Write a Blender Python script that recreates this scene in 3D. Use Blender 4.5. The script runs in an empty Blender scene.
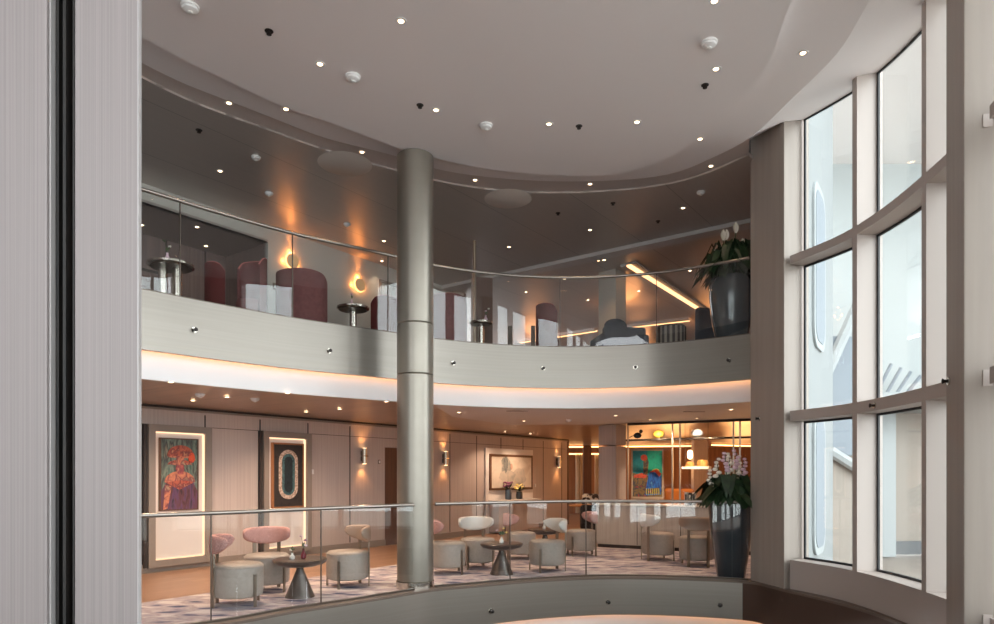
import bpy, math, random
from mathutils import Vector

random.seed(7)
S = bpy.context.scene
COL = S.collection
PI = math.pi
# ------------------------------------------------------------------ measuring
F, CX, HY, EYE = 663.0, 497.0, 475.0, 1.47       # focal length in px, centre, horizon row, eye height


def pz(x, y, z):
    """plan position (X, Y) of the point of height z that the photograph shows at x, y"""
    d = (z - EYE) * F / (HY - y)
    return (x - CX) / F * d, d


def pd(x, d):
    return (x - CX) / F * d, d


def hz(y, d):
    return EYE + (HY - y) / F * d


def lin(c):
    return tuple(((v / 255) / 12.92 if v / 255 <= .04045 else ((v / 255 + .055) / 1.055) ** 2.4) for v in c)


# ------------------------------------------------------------------ materials
MATS = {}


def mat(name, col, rough=.5, metal=0., col2=None, scale=(8, 8, 8), detail=3, spec=.5, bump=0., lo=.35, hi=.65,
        emit=None, estr=0., coat=0., coord='Object'):
    m = bpy.data.materials.new(name)
    m.use_nodes = True
    nt = m.node_tree
    b = nt.nodes['Principled BSDF']
    b.inputs['Base Color'].default_value = (*lin(col), 1)
    b.inputs['Roughness'].default_value = rough
    b.inputs['Metallic'].default_value = metal
    b.inputs['Specular IOR Level'].default_value = spec
    if coat:
        b.inputs['Coat Weight'].default_value = coat
        b.inputs['Coat Roughness'].default_value = .08
    if emit:
        b.inputs['Emission Color'].default_value = (*lin(emit), 1)
        b.inputs['Emission Strength'].default_value = estr
    if col2 or bump:
        tc = nt.nodes.new('ShaderNodeTexCoord')
        mp = nt.nodes.new('ShaderNodeMapping')
        mp.inputs['Scale'].default_value = scale
        nz = nt.nodes.new('ShaderNodeTexNoise')
        nz.inputs['Scale'].default_value = 1
        nz.inputs['Detail'].default_value = detail
        nt.links.new(tc.outputs[coord], mp.inputs['Vector'])
        nt.links.new(mp.outputs['Vector'], nz.inputs['Vector'])
        if col2:
            rp = nt.nodes.new('ShaderNodeValToRGB')
            rp.color_ramp.elements[0].position = lo
            rp.color_ramp.elements[1].position = hi
            rp.color_ramp.elements[0].color = (*lin(col), 1)
            rp.color_ramp.elements[1].color = (*lin(col2), 1)
            nt.links.new(nz.outputs['Fac'], rp.inputs['Fac'])
            nt.links.new(rp.outputs['Color'], b.inputs['Base Color'])
        if bump:
            bp = nt.nodes.new('ShaderNodeBump')
            bp.inputs['Strength'].default_value = bump
            bp.inputs['Distance'].default_value = .01
            nt.links.new(nz.outputs['Fac'], bp.inputs['Height'])
            nt.links.new(bp.outputs['Normal'], b.inputs['Normal'])
    MATS[name] = m
    return m


def emit_mat(name, col, strength):
    m = bpy.data.materials.new(name)
    m.use_nodes = True
    nt = m.node_tree
    nt.nodes.clear()
    e = nt.nodes.new('ShaderNodeEmission')
    e.inputs['Color'].default_value = (*lin(col), 1)
    e.inputs['Strength'].default_value = strength
    o = nt.nodes.new('ShaderNodeOutputMaterial')
    nt.links.new(e.outputs[0], o.inputs[0])
    MATS[name] = m
    return m


def glass_mat(name, tint, ior=1.5, rough=.0):
    m = bpy.data.materials.new(name)
    m.use_nodes = True
    nt = m.node_tree
    nt.nodes.clear()
    t = nt.nodes.new('ShaderNodeBsdfTransparent')
    t.inputs['Color'].default_value = (*tint, 1)
    g = nt.nodes.new('ShaderNodeBsdfGlossy')
    g.inputs['Roughness'].default_value = rough
    fr = nt.nodes.new('ShaderNodeFresnel')
    ge = nt.nodes.new('ShaderNodeNewGeometry')           # a thin pane does not bend light: same reflection on both faces
    mr = nt.nodes.new('ShaderNodeMapRange')
    mr.inputs['To Min'].default_value = ior
    mr.inputs['To Max'].default_value = 1 / ior
    nt.links.new(ge.outputs['Backfacing'], mr.inputs['Value'])
    nt.links.new(mr.outputs[0], fr.inputs['IOR'])
    mx = nt.nodes.new('ShaderNodeMixShader')
    o = nt.nodes.new('ShaderNodeOutputMaterial')
    nt.links.new(fr.outputs[0], mx.inputs[0])
    nt.links.new(t.outputs[0], mx.inputs[1])
    nt.links.new(g.outputs[0], mx.inputs[2])
    nt.links.new(mx.outputs[0], o.inputs[0])
    MATS[name] = m
    return m


def carpet_mat():
    m = mat('carpet', (150, 132, 138), .95, spec=.1)
    nt = m.node_tree
    b = nt.nodes['Principled BSDF']
    tc = nt.nodes.new('ShaderNodeTexCoord')
    mp = nt.nodes.new('ShaderNodeMapping')
    mp.inputs['Rotation'].default_value = (0, 0, .92)
    mp.inputs['Scale'].default_value = (2.0, 4.6, 1)
    n0 = nt.nodes.new('ShaderNodeTexNoise')
    n0.inputs['Scale'].default_value = 1.5
    n0.inputs['Detail'].default_value = 3
    v = nt.nodes.new('ShaderNodeTexVoronoi')
    v.inputs['Scale'].default_value = 1.6
    mixv = nt.nodes.new('ShaderNodeMix')
    mixv.inputs[0].default_value = .4
    rp = nt.nodes.new('ShaderNodeValToRGB')
    cr = rp.color_ramp
    cr.elements[0].position = .30
    cr.elements[0].color = (*lin((76, 82, 110)), 1)
    cr.elements[1].position = .66
    cr.elements[1].color = (*lin((214, 204, 204)), 1)
    for p, c in ((.37, (116, 114, 136)), (.42, (162, 152, 164)), (.48, (190, 179, 183)), (.54, (170, 156, 162)), (.6, (206, 197, 199))):
        e = cr.elements.new(p)
        e.color = (*lin(c), 1)
    L = nt.links.new
    L(tc.outputs['Object'], mp.inputs['Vector'])
    L(mp.outputs['Vector'], n0.inputs['Vector'])
    L(mp.outputs['Vector'], v.inputs['Vector'])
    L(n0.outputs['Fac'], mixv.inputs[2])
    L(v.outputs['Distance'], mixv.inputs[3])
    L(mixv.outputs[0], rp.inputs['Fac'])
    L(rp.outputs['Color'], b.inputs['Base Color'])
    return m


def seam_mat(name, col, col2, rough, metal, rot, pitch, seamdark=.35, spec=.5, nscale=(3, 40, 3), length=3., grain=.35):
    """boards or metal planks with thin joints between them"""
    m = mat(name, col, rough, metal, spec=spec)
    nt = m.node_tree
    b = nt.nodes['Principled BSDF']
    tc = nt.nodes.new('ShaderNodeTexCoord')
    mp = nt.nodes.new('ShaderNodeMapping')
    mp.inputs['Rotation'].default_value = (0, 0, rot)
    br = nt.nodes.new('ShaderNodeTexBrick')
    br.offset = 0.5
    br.inputs['Scale'].default_value = 1
    br.inputs['Brick Width'].default_value = length
    br.inputs['Row Height'].default_value = pitch
    br.inputs['Mortar Size'].default_value = .006
    br.inputs['Color1'].default_value = (*lin(col), 1)
    br.inputs['Color2'].default_value = (*lin(col2), 1)
    br.inputs['Mortar'].default_value = (*[v * seamdark for v in lin(col)], 1)
    mp2 = nt.nodes.new('ShaderNodeMapping')
    mp2.inputs['Scale'].default_value = nscale
    nz = nt.nodes.new('ShaderNodeTexNoise')
    nz.inputs['Scale'].default_value = 1
    mx = nt.nodes.new('ShaderNodeMix')
    mx.data_type = 'RGBA'
    mx.blend_type = 'MULTIPLY'
    mx.inputs[0].default_value = grain
    L = nt.links.new
    L(tc.outputs['Object'], mp.inputs['Vector'])
    L(mp.outputs['Vector'], br.inputs['Vector'])
    L(mp.outputs['Vector'], mp2.inputs['Vector'])
    L(mp2.outputs['Vector'], nz.inputs['Vector'])
    L(br.outputs['Color'], mx.inputs[6])
    L(nz.outputs['Fac'], mx.inputs[7])
    L(mx.outputs[2], b.inputs['Base Color'])
    return m


WDIR = (.6, .8)                     # the direction the long inner walls run in
WANG = math.atan2(.8, .6)

mat('white_paint', (150, 136, 128), .6)
mat('window_paint', (182, 170, 163), .45)
mat('ceiling_paint', (232, 225, 224), .6)
mat('band_paint', (206, 193, 187), .5)
mat('soffit_paint', (208, 201, 198), .6)
mat('cove_paint', (228, 225, 226), .6)
mat('upper_fascia_metal', (138, 131, 123), .34, .75, (142, 135, 127), (.5, .5, 40), 3)
mat('fascia_metal', (158, 150, 141), .34, .8, (162, 154, 145), (.5, .5, 40), 3)
mat('fascia_shaded', (84, 64, 54), .45, .5)  # fascia metal with its dark brown reflection put into the colour
mat('kerb_bronze', (112, 96, 86), .45, .4)
mat('column_metal', (146, 139, 129), .38, .8, (150, 143, 133), (2, 2, 4), 2)
mat('pillar_metal', (158, 147, 138), .5, .15, (164, 153, 144), (12, 12, .6), 3)
mat('panel_wood', (192, 175, 166), .55, 0, (182, 165, 156), (34, 34, .5), 4)
mat('door_cladding', (136, 126, 125), .5, .1, (124, 115, 114), (150, 150, .35), 4)
mat('door_cladding_edge', (160, 154, 153), .4, .15)
mat('black_track', (16, 14, 14), .5, .2, (34, 29, 26), (40, 40, 3), 3)
mat('groove', (58, 48, 44), .7)
mat('taupe_trim', (140, 126, 116), .5)
mat('door_wood', (104, 70, 54), .5, 0, (88, 58, 46), (40, 40, 1), 3)
mat('upper_wall_paint', (196, 192, 184), .65)
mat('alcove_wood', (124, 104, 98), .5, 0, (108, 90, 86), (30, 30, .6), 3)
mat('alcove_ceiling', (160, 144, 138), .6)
seam_mat('upper_ceiling', (206, 196, 189), (202, 192, 185), .36, .3, -WANG, 1.3, .6, nscale=(.5, 14, 1), length=40, grain=.08)
seam_mat('lower_ceiling', (206, 180, 160), (198, 171, 150), .3, .5, -WANG + PI / 2, 1.0, .5, nscale=(.5, 14, 1), length=30)
seam_mat('wood_floor', (190, 148, 120), (176, 136, 110), .38, 0, -WANG, .18, .7, nscale=(1.5, 30, 1), length=1.6)
mat('below_wood', (78, 58, 48), .6)
mat('deck_floor', (84, 68, 60), .8, 0, (70, 58, 52), (5, 5, 5), 4)
carpet_mat()
mat('roof', (120, 116, 114), .8)
mat('outer_white', (150, 155, 156), .6)
mat('outer_hull', (126, 130, 131), .6)
mat('outer_pale', (160, 165, 165), .7)
mat('outer_beige', (140, 131, 122), .7)
mat('outer_grey', (118, 126, 134), .6)
mat('outer_dark', (92, 94, 96), .6)
mat('outer_deck', (140, 132, 124), .8)
mat('gasket', (44, 46, 50), .5)
glass_mat('rail_glass', (.965, .972, .968), 1.5)
glass_mat('window_glass', (.93, .96, .95), 1.45)
glass_mat('partition_glass', (.96, .96, .95), 1.3)
mat('chrome', (205, 198, 188), .22, 1.)
mat('champagne_metal', (186, 170, 152), .3, 1.)
mat('disc_gold', (206, 178, 142), .4, .2, emit=(255, 196, 136), estr=.22)
mat('disc_paint', (226, 214, 204), .6)
mat('rail_metal', (158, 149, 141), .34, .9)
mat('dark_metal', (92, 82, 74), .35, .8)
mat('leg_metal', (150, 138, 126), .32, .9)
mat('leather_grey', (166, 155, 147), .5, 0, (158, 147, 139), (30, 30, 30), 3)
mat('leather_white', (214, 208, 202), .5)
mat('leather_tan', (162, 138, 122), .5)
mat('boucle_pink', (208, 164, 156), .95, 0, (160, 116, 112), (110, 110, 110), 2, spec=.1, bump=.6)
mat('table_brown', (92, 80, 74), .28, .35, (82, 71, 66), (14, 14, 14), 3, coat=.3)
mat('velvet_red', (122, 76, 76), .85, 0, (108, 66, 67), (20, 20, 20), 3, spec=.3)
mat('velvet_dark_red', (96, 34, 34), .85)
mat('piping_pink', (186, 112, 108), .7)
mat('navy_fabric', (52, 58, 72), .9)
mat('pot_glaze', (68, 74, 80), .16, .1, coat=.5)
mat('leaf', (38, 62, 34), .45, 0, (22, 40, 24), (14, 14, 14), 3)
mat('soil', (40, 30, 26), .95)
mat('petal_white', (240, 232, 218), .6)
mat('petal_pink', (222, 190, 202), .6)
mat('petal_mauve', (150, 92, 118), .7)
mat('petal_yellow', (230, 208, 130), .6)
mat('stem', (70, 84, 48), .6)
mat('vase_white', (226, 220, 214), .3)
mat('vase_red', (110, 38, 48), .2)
mat('vase_blue', (66, 78, 92), .2)
mat('vase_black', (40, 42, 46), .3)
mat('plastic_white', (226, 222, 220), .45)
mat('sprinkler', (52, 46, 44), .4, .6)
mat('frame_brown', (92, 60, 40), .45)
mat('frame_copper', (164, 112, 74), .4, .3)
mat('frame_light_wood', (196, 172, 146), .5)
mat('niche_panel', (216, 206, 200), .6)
mat('niche_surround', (236, 228, 222), .6)
mat('counter_panel', (176, 166, 158), .5, 0, (164, 154, 148), (40, 40, .6), 3)
mat('counter_top', (220, 214, 206), .35)
mat('switch_white', (224, 220, 216), .4)
mat('restaurant_wall', (176, 122, 82), .5, 0, (140, 94, 62), (5, 5, .3), 3)
mat('curtain_cream', (232, 214, 186), .8)
mat('orange_fabric', (200, 138, 78), .8)
mat('dark_fabric', (50, 42, 40), .9)
mat('pattern_fabric', (224, 212, 198), .85, 0, (60, 46, 42), (9, 9, 9), 1, lo=.47, hi=.53)
mat('straw', (212, 160, 84), .7, 0, (180, 122, 56), (30, 30, 30), 3)
mat('book_white', (222, 220, 216), .5)
mat('book_black', (50, 50, 54), .5)
mat('ball_yellow', (190, 160, 60), .4)
mat('ball_grey', (150, 156, 160), .3)
emit_mat('lamp_warm', (255, 214, 170), 9)
emit_mat('lamp_small', (255, 205, 150), 9)
emit_mat('led_warm', (255, 190, 130), 2.6)
emit_mat('led_niche', (255, 206, 164), 1.6)
emit_mat('led_cove', (255, 178, 116), 10)
emit_mat('led_room', (255, 190, 120), 6)
emit_mat('sconce_glow', (255, 176, 100), 5)
emit_mat('candle_glow', (255, 214, 160), 12)


# ------------------------------------------------------------------ mesh building
class MB:
    def __init__(self):
        self.v, self.f = [], []

    def add(self, vs, fs, m=0, smooth=False):
        o = len(self.v)
        self.v += [tuple(p) for p in vs]
        self.f += [([i + o for i in f], m, smooth) for f in fs]
        return self

    def box(self, c, s, rz=0., m=0, taper=1.):
        hx, hy, hz_ = s[0] / 2, s[1] / 2, s[2] / 2
        ca, sa = math.cos(rz), math.sin(rz)
        vs = []
        for z, k in ((-hz_, 1.), (hz_, taper)):
            for x, y in ((-hx, -hy), (hx, -hy), (hx, hy), (-hx, hy)):
                x, y = x * k, y * k
                vs.append((c[0] + x * ca - y * sa, c[1] + x * sa + y * ca, c[2] + z))
        return self.add(vs, [(3, 2, 1, 0), (4, 5, 6, 7), (0, 1, 5, 4), (1, 2, 6, 5), (2, 3, 7, 6), (3, 0, 4, 7)], m)

    def prism(self, pts, z0, z1, m=0):
        n = len(pts)
        area = sum(pts[i][0] * pts[(i + 1) % n][1] - pts[(i + 1) % n][0] * pts[i][1] for i in range(n))
        if area < 0:
            pts = pts[::-1]
        vs = [(p[0], p[1], z0) for p in pts] + [(p[0], p[1], z1) for p in pts]
        fs = [tuple(range(n))[::-1], tuple(range(n, 2 * n))]
        fs += [(i, (i + 1) % n, n + (i + 1) % n, n + i) for i in range(n)]
        return self.add(vs, fs, m)

    def poly(self, pts, z, m=0, down=False):
        n = len(pts)
        area = sum(pts[i][0] * pts[(i + 1) % n][1] - pts[(i + 1) % n][0] * pts[i][1] for i in range(n))
        if (area < 0) != down:
            pts = pts[::-1]
        return self.add([(p[0], p[1], z) for p in pts], [tuple(range(n))], m)

    def xzplate(self, pts, y0, y1, m=0):
        """an outline in the local x-z plane, from depth y0 (front, smaller) to y1"""
        n = len(pts)
        area = sum(pts[i][0] * pts[(i + 1) % n][1] - pts[(i + 1) % n][0] * pts[i][1] for i in range(n))
        if area < 0:
            pts = pts[::-1]
        vs = [(p[0], y0, p[1]) for p in pts] + [(p[0], y1, p[1]) for p in pts]
        fs = [tuple(range(n)), tuple(range(n, 2 * n))[::-1]]
        fs += [((i + 1) % n, i, n + i, n + (i + 1) % n) for i in range(n)]
        return self.add(vs, fs, m)

    def lathe(self, prof, n=24, c=(0, 0, 0), m=0, smooth=True, sx=1., sy=1., caps=True):
        vs, fs = [], []
        k = len(prof)
        for i in range(n):
            a = 2 * PI * i / n
            for r, z in prof:
                vs.append((c[0] + r * sx * math.cos(a), c[1] + r * sy * math.sin(a), c[2] + z))
        for i in range(n):
            j = (i + 1) % n
            for q in range(k - 1):
                fs.append((i * k + q, j * k + q, j * k + q + 1, i * k + q + 1))
        self.add(vs, fs, m, smooth)
        o = len(self.v) - len(vs)
        if caps and prof[0][0] > 1e-4:
            self.f.append(([o + i * k for i in range(n)][::-1], m, False))
        if caps and prof[-1][0] > 1e-4:
            self.f.append(([o + i * k + k - 1 for i in range(n)], m, False))
        return self

    def tube(self, pts, r, n=8, m=0, rz=None, smooth=True):
        pts = [Vector(p) for p in pts]
        rs = r if isinstance(r, (list, tuple)) else [r] * len(pts)
        vs, fs = [], []
        for i, p in enumerate(pts):
            d = (pts[min(i + 1, len(pts) - 1)] - pts[max(i - 1, 0)]).normalized()
            up = Vector((0, 0, 1)) if abs(d.z) < .9 else Vector((1, 0, 0))
            a = d.cross(up).normalized()
            b = a.cross(d).normalized()
            for k in range(n):
                t = 2 * PI * k / n
                vs.append(p + a * math.cos(t) * rs[i] + b * math.sin(t) * (rz or 1) * rs[i])
        for i in range(len(pts) - 1):
            for k in range(n):
                q = (k + 1) % n
                fs.append((i * n + k, i * n + q, (i + 1) * n + q, (i + 1) * n + k))
        fs.append(tuple(range(n))[::-1])
        fs.append(tuple(range((len(pts) - 1) * n, len(pts) * n)))
        return self.add(vs, fs, m, smooth)

    def sphere(self, c, r, m=0, n=12, sx=1., sy=1., sz=1.):
        k = n // 2
        prof = [(max(r * math.sin(PI * i / k), 0 if i in (0, k) else 1e-3), -r * sz * math.cos(PI * i / k)) for i in range(k + 1)]
        return self.lathe(prof, n, c, m, True, sx, sy)

    def grid(self, fn, nu, nv, m=0, closed_u=False, smooth=True):
        vs = [fn(i, j) for i in range(nu) for j in range(nv)]
        fs = []
        for i in range(nu if closed_u else nu - 1):
            for j in range(nv - 1):
                a = (i + 1) % nu
                fs.append((i * nv + j, a * nv + j, a * nv + j + 1, i * nv + j + 1))
        return self.add(vs, fs, m, smooth)

    def sweep(self, crv, prof, m=0, closed=True, smooth=True, caps=True):
        """sweep a profile of (outward offset, z) along a plan curve"""
        k = len(prof)
        cur = {o: offset(crv, o) for o in {p[0] for p in prof}}
        o0 = len(self.v)
        for i in range(len(crv)):
            for (o, z) in prof:
                self.v.append((cur[o][i][0], cur[o][i][1], z))
        for i in range(len(crv) - 1):
            for q in range(k if closed else k - 1):
                w = (q + 1) % k
                self.f.append(([o0 + i * k + q, o0 + (i + 1) * k + q, o0 + (i + 1) * k + w, o0 + i * k + w], m, smooth))
        if closed and caps:
            self.f.append(([o0 + q for q in range(k)], m, False))
            self.f.append(([o0 + (len(crv) - 1) * k + q for q in range(k)][::-1], m, False))
        return self

    def mesh(self, name, mats):
        me = bpy.data.meshes.new(name)
        me.from_pydata(self.v, [], [f[0] for f in self.f])
        for x in (mats if isinstance(mats, (list, tuple)) else [mats]):
            me.materials.append(MATS[x])
        for p, f in zip(me.polygons, self.f):
            p.material_index = f[1]
            p.use_smooth = f[2]
        me.update()
        import bmesh
        bm = bmesh.new()
        bm.from_mesh(me)
        big = [f for f in bm.faces if len(f.verts) > 4]
        if big:
            bmesh.ops.triangulate(bm, faces=big)
        bmesh.ops.recalc_face_normals(bm, faces=bm.faces)
        bm.to_mesh(me)
        bm.free()
        if any(f[2] for f in self.f):
            try:
                me.set_sharp_from_angle(angle=math.radians(40))
            except Exception:
                pass
        return me

    def build(self, name, mats, parent=None, bevel=0., subd=0, loc=None):
        o = bpy.data.objects.new(name, self.mesh(name, mats))
        COL.objects.link(o)
        if parent:
            o.parent = parent
        if loc:
            o.location = loc
        if bevel:
            b = o.modifiers.new('bevel', 'BEVEL')
            b.width = bevel
            b.segments = 2
            b.limit_method = 'ANGLE'
        if subd:
            s = o.modifiers.new('subsurf', 'SUBSURF')
            s.levels = s.render_levels = subd
        return o


def offset(c, d):
    """plan curve pushed by d to its left-hand side"""
    if abs(d) < 1e-9:
        return c
    out = []
    for i, p in enumerate(c):
        a, b = c[max(i - 1, 0)], c[min(i + 1, len(c) - 1)]
        tx, ty = b[0] - a[0], b[1] - a[1]
        L = math.hypot(tx, ty) or 1
        out.append((p[0] - ty / L * d, p[1] + tx / L * d))
    return out


def spline(pts, n=96, closed=False):
    """smoothed plan curve through points, evenly resampled"""
    P_ = [Vector((p[0], p[1])) for p in pts]
    N = len(P_)
    raw = []
    segs = N if closed else N - 1
    for i in range(segs):
        g = (lambda k: P_[k % N]) if closed else (lambda k: P_[max(0, min(N - 1, k))])
        p0, p1, p2, p3 = g(i - 1), g(i), g(i + 1), g(i + 2)
        for s in range(12):
            t = s / 12
            raw.append(.5 * ((2 * p1) + (p2 - p0) * t + (2 * p0 - 5 * p1 + 4 * p2 - p3) * t * t + (3 * p1 - p0 - 3 * p2 + p3) * t ** 3))
    raw.append(P_[0].copy() if closed else P_[-1].copy())
    for _ in range(34):                                     # even out measuring jitter
        new = raw[:]
        for i in range(1, len(raw) - 1):
            new[i] = raw[i] * .5 + (raw[i - 1] + raw[i + 1]) * .25
        raw = new
    L = [0]
    for i in range(1, len(raw)):
        L.append(L[-1] + (raw[i] - raw[i - 1]).length)
    out, k = [], 0
    for i in range(n):
        s = L[-1] * i / (n - 1)
        while k < len(L) - 2 and L[k + 1] < s:
            k += 1
        t = (s - L[k]) / max(L[k + 1] - L[k], 1e-9)
        q = raw[k].lerp(raw[k + 1], t)
        out.append((q.x, q.y))
    return out


def at_px(c, x):
    """point of a plan curve that the photograph shows in column x (far half of the curve only)"""
    k = (x - CX) / F
    for i in range(len(c) - 1):
        a, b = c[i], c[i + 1]
        if min(a[1], b[1]) < 1.5:
            continue
        fa, fb = a[0] - k * a[1], b[0] - k * b[1]
        if fa * fb <= 0:
            t = fa / (fa - fb) if fa != fb else 0
            return i + t, (a[0] + (b[0] - a[0]) * t, a[1] + (b[1] - a[1]) * t)
    raise ValueError(x)


def cut(c, x0, x1):
    """stretch of the plan curve between two columns"""
    i0, p0 = at_px(c, x0)
    i1, p1 = at_px(c, x1)
    return [p0] + [c[i] for i in range(int(i0) + 1, int(i1) + 1)] + [p1]


# ------------------------------------------------------------------ tagging
def tag(o, label, cat, group=None):
    o['label'] = label
    o['category'] = cat
    if group:
        o['group'] = group
    return o


def thing(name, label, cat, loc=(0, 0, 0), rz=0., group=None):
    o = bpy.data.objects.new(name, None)
    COL.objects.link(o)
    o.location = loc
    o.rotation_euler = (0, 0, rz)
    o.empty_display_size = .1
    return tag(o, label, cat, group)


def struct(o):
    o['kind'] = 'structure'
    return o


def sempty(name, loc=(0, 0, 0), rz=0.):
    o = bpy.data.objects.new(name, None)
    COL.objects.link(o)
    o.location = loc
    o.rotation_euler = (0, 0, rz)
    return struct(o)


def copy_tree(o, parent=None):
    c = o.copy()
    COL.objects.link(c)
    c.parent = parent
    for ch in list(o.children):
        copy_tree(ch, c)
    return c


def shared(name, me, parent=None, loc=(0, 0, 0)):
    o = bpy.data.objects.new(name, me)
    COL.objects.link(o)
    o.parent = parent
    o.location = loc
    return o


def lamp(kind, name, parent, loc, energy, col=(255, 205, 160), size=.05, spot=70, blend=.6, down=True, rot=None):
    d = bpy.data.lights.new(name, kind)
    d.energy = energy
    d.color = lin(col)
    d.shadow_soft_size = size
    if kind == 'SPOT':
        d.spot_size = math.radians(spot)
        d.spot_blend = blend
    o = bpy.data.objects.new(name, d)
    COL.objects.link(o)
    o.parent = parent
    o.location = loc
    if not down:
        o.rotation_euler = (PI, 0, 0)
    if rot:
        o.rotation_euler = rot
    return o


ORD = ['first', 'second', 'third', 'fourth', 'fifth', 'sixth', 'seventh', 'eighth', 'ninth', 'tenth', 'eleventh',
       'twelfth', 'thirteenth', 'fourteenth']

# ------------------------------------------------------------------ plan curves
UP = 1.10
up_px = [(139.5, 6.40), (184, 6.73), (237, 7.14), (288, 7.56), (323, 7.83), (364, 8.14), (398, 8.43), (433, 8.76), (470, 9.01),
         (500, 9.17), (530, 9.27), (580, 9.34), (625, 9.22), (656, 9.11), (707, 8.79), (749, 8.47)]
U_EDGE = spline([(-7.3, 0.), (-6.9, 2.6), (-5.6, 5.1)] + [pd(x, d * UP) for x, d in up_px] + [(3.72, 9.14), (3.95, 8.9)], 150)
low_px = [(239, 6.52), (283, 6.95), (320.8, 7.23), (413, 8.13), (434.6, 8.38), (481, 8.68), (532.6, 9.06), (599, 9.34), (640, 9.33),
          (674.6, 9.27), (748.0, 9.0)]
L_EDGE = spline([(-6.2, 0.), (-5.8, 2.4), (-4.6, 4.6), pd(139, 5.95)] + [pd(x, d) for x, d in low_px] +
                [(3.53, 8.68), (3.61, 8.36), (3.70, 8.08), (3.86, 7.55), (3.93, 7.1), (3.94, 6.6), (3.83, 5.6), (3.58, 4.95), (3.3, 3.6), (2.75, 2.2), (2.5, 1.7)], 170)
HC, HR1, HR2, HU = EYE + 4.14, EYE + 4.29, EYE + 4.33, EYE + 4.305     # ceiling heights


def zpts(pts, h):
    return [pz(x, y, h) for x, y in pts]


R1 = spline(zpts([(140, 36.4), (216, 74.9), (286, 108.5), (328, 121.3), (395, 147.3), (432, 157.5), (488, 169.8), (557, 175.7),
                  (608, 176.1), (641, 169), (676, 155), (703, 135), (726, 114.5), (748, 91), (764, 72), (776, 48), (790, 0)], HC) +
            [(2.5, 4.6), (2.15, 3.3), (1.4, 2.1), (.3, 1.3), (-1.2, 1.1), (-2.8, 1.7), (-3.8, 3.1), (-4.0, 4.7)], 150, True)
R2 = spline(zpts([(140, 62), (216, 95.7), (286, 123), (328, 139.6), (395, 155), (433, 168.8), (488, 177.4), (557, 181.8),
                  (625, 180), (676, 173.5), (711, 158), (749, 140), (782, 108), (820, 72), (844, 45.7), (868, 2.4)], HR1) +
            [(3.22, 4.9), (3.1, 4.0), (2.75, 2.9), (2.0, 1.7), (.6, .7), (-1.2, .4), (-3.2, 1.0), (-4.3, 2.6), (-4.6, 4.4)], 150, True)
R3 = spline([(-6.4, .5), (-6.0, 2.6), (-4.9, 5.0)] +
            zpts([(139, 78), (216, 111.7), (264, 128.6), (328, 152), (393.5, 170.4), (433.7, 180.8), (488, 190.4), (557, 193.8),
                  (625, 190.4), (676.5, 183.2), (711, 172), (749, 155)], HU), 120)
R3END = R3[-1]


def fwd(c):
    """make the closed curve start behind the viewer and run from left to right over the far side"""
    return c


# lower and upper long walls: local x along the wall, local -y towards the atrium
UK = 4.305 / 4.05
LA, UA = (-5.3, 9.87), (-3.28 * UK, 11.38 * UK)


def wl(t, off=0., base=LA):
    return base[0] + .6 * t + .8 * off, base[1] + .8 * t - .6 * off


def t_of(x, base=LA):
    k = (x - CX) / F
    return (k * base[1] - base[0]) / (.6 - .8 * k)


# ------------------------------------------------------------------ floors, slabs, ceilings
ZL = EYE + 1.06       # lower lounge ceiling
ZD = EYE + 1.98       # upper deck
OUT_L = [wl(12.6, 0), (-.4, 24), (-.4, 25.2), (18, 25.2), (15.5, 22.5), (4.2, 8.75)]
OUT_R = [(18, 25.2), (15.4, 22.4), (4.35, 8.85)]
lower_out = [wl(-9.5), wl(12.3), (-2.2, 23.0), (-1.0, 25.2), (11.3, 25.2), (4.0, 9.0)]


def inside_loop(edge, outer):
    return list(edge) + list(outer)[::-1]


i_end = at_px(L_EDGE, 786)[0]
Lfar = L_EDGE[:int(i_end) + 1]
struct(MB().prism(inside_loop(offset(Lfar, .05), lower_out), -.06, 0).build('floor', 'wood_floor'))
car = list(offset(Lfar, .16))
carpet_out = [wl(-8.4, 2.35), wl(6.75, 2.35), (2.05, 13.45), (4.7, 12.1), (5.0, 11.95), (3.95, 9.05)]
struct(MB().prism(inside_loop(car, carpet_out), 0, .006).build('floor_carpet', 'carpet'))
struct(MB().box((-1.5, 5, -3.35), (26, 24, .1)).build('floor_below', 'deck_floor'))
struct(MB().prism([(-6, -.2), (-4.5, .3), (-1.5, .6), (1.2, .7), (2.2, 1.0), (1.9, .3), (.2, -1.7), (-3, -3.9), (-6, -2.6)], -.06, 0).build('floor_near', 'wood_floor'))

# upper deck slab and its ceilings
upper_out = [wl(-8.5, -1.6, UA), wl(4.6, -1.6, UA), (-2.4, 18), (-1, 25.2), (11.3, 25.2), (4.0, 9.0)]
i_u = at_px(U_EDGE, 752)[0]
Ufar = U_EDGE[:int(i_u) + 2]
struct(MB().prism(inside_loop(offset(Ufar, .1), upper_out), ZD - .5, ZD - .02).build('floor_upper', 'deck_floor'))
# lower lounge ceiling: a painted ring beside the atrium, warm metal planks beyond
struct(MB().prism(inside_loop(offset(Ufar, .2), lower_out), ZL, ZL + .05).build('ceiling_lower', 'lower_ceiling'))
crease = [(-.95, 9.95), (-.81, 11.9), (.27, 13.9), (2.1, 13.75), (4.75, 12.3), (3.95, 9.05)]
ring_in = cut(offset(U_EDGE, .2), 436, 750)
struct(MB().prism(inside_loop(ring_in, crease), ZL - .012, ZL).build('ceiling_ring', 'soffit_paint'))

# main round ceiling with its two stepped rings
struct(MB().prism(R1, HC, HC + .05).build('ceiling', 'ceiling_paint'))


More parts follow.
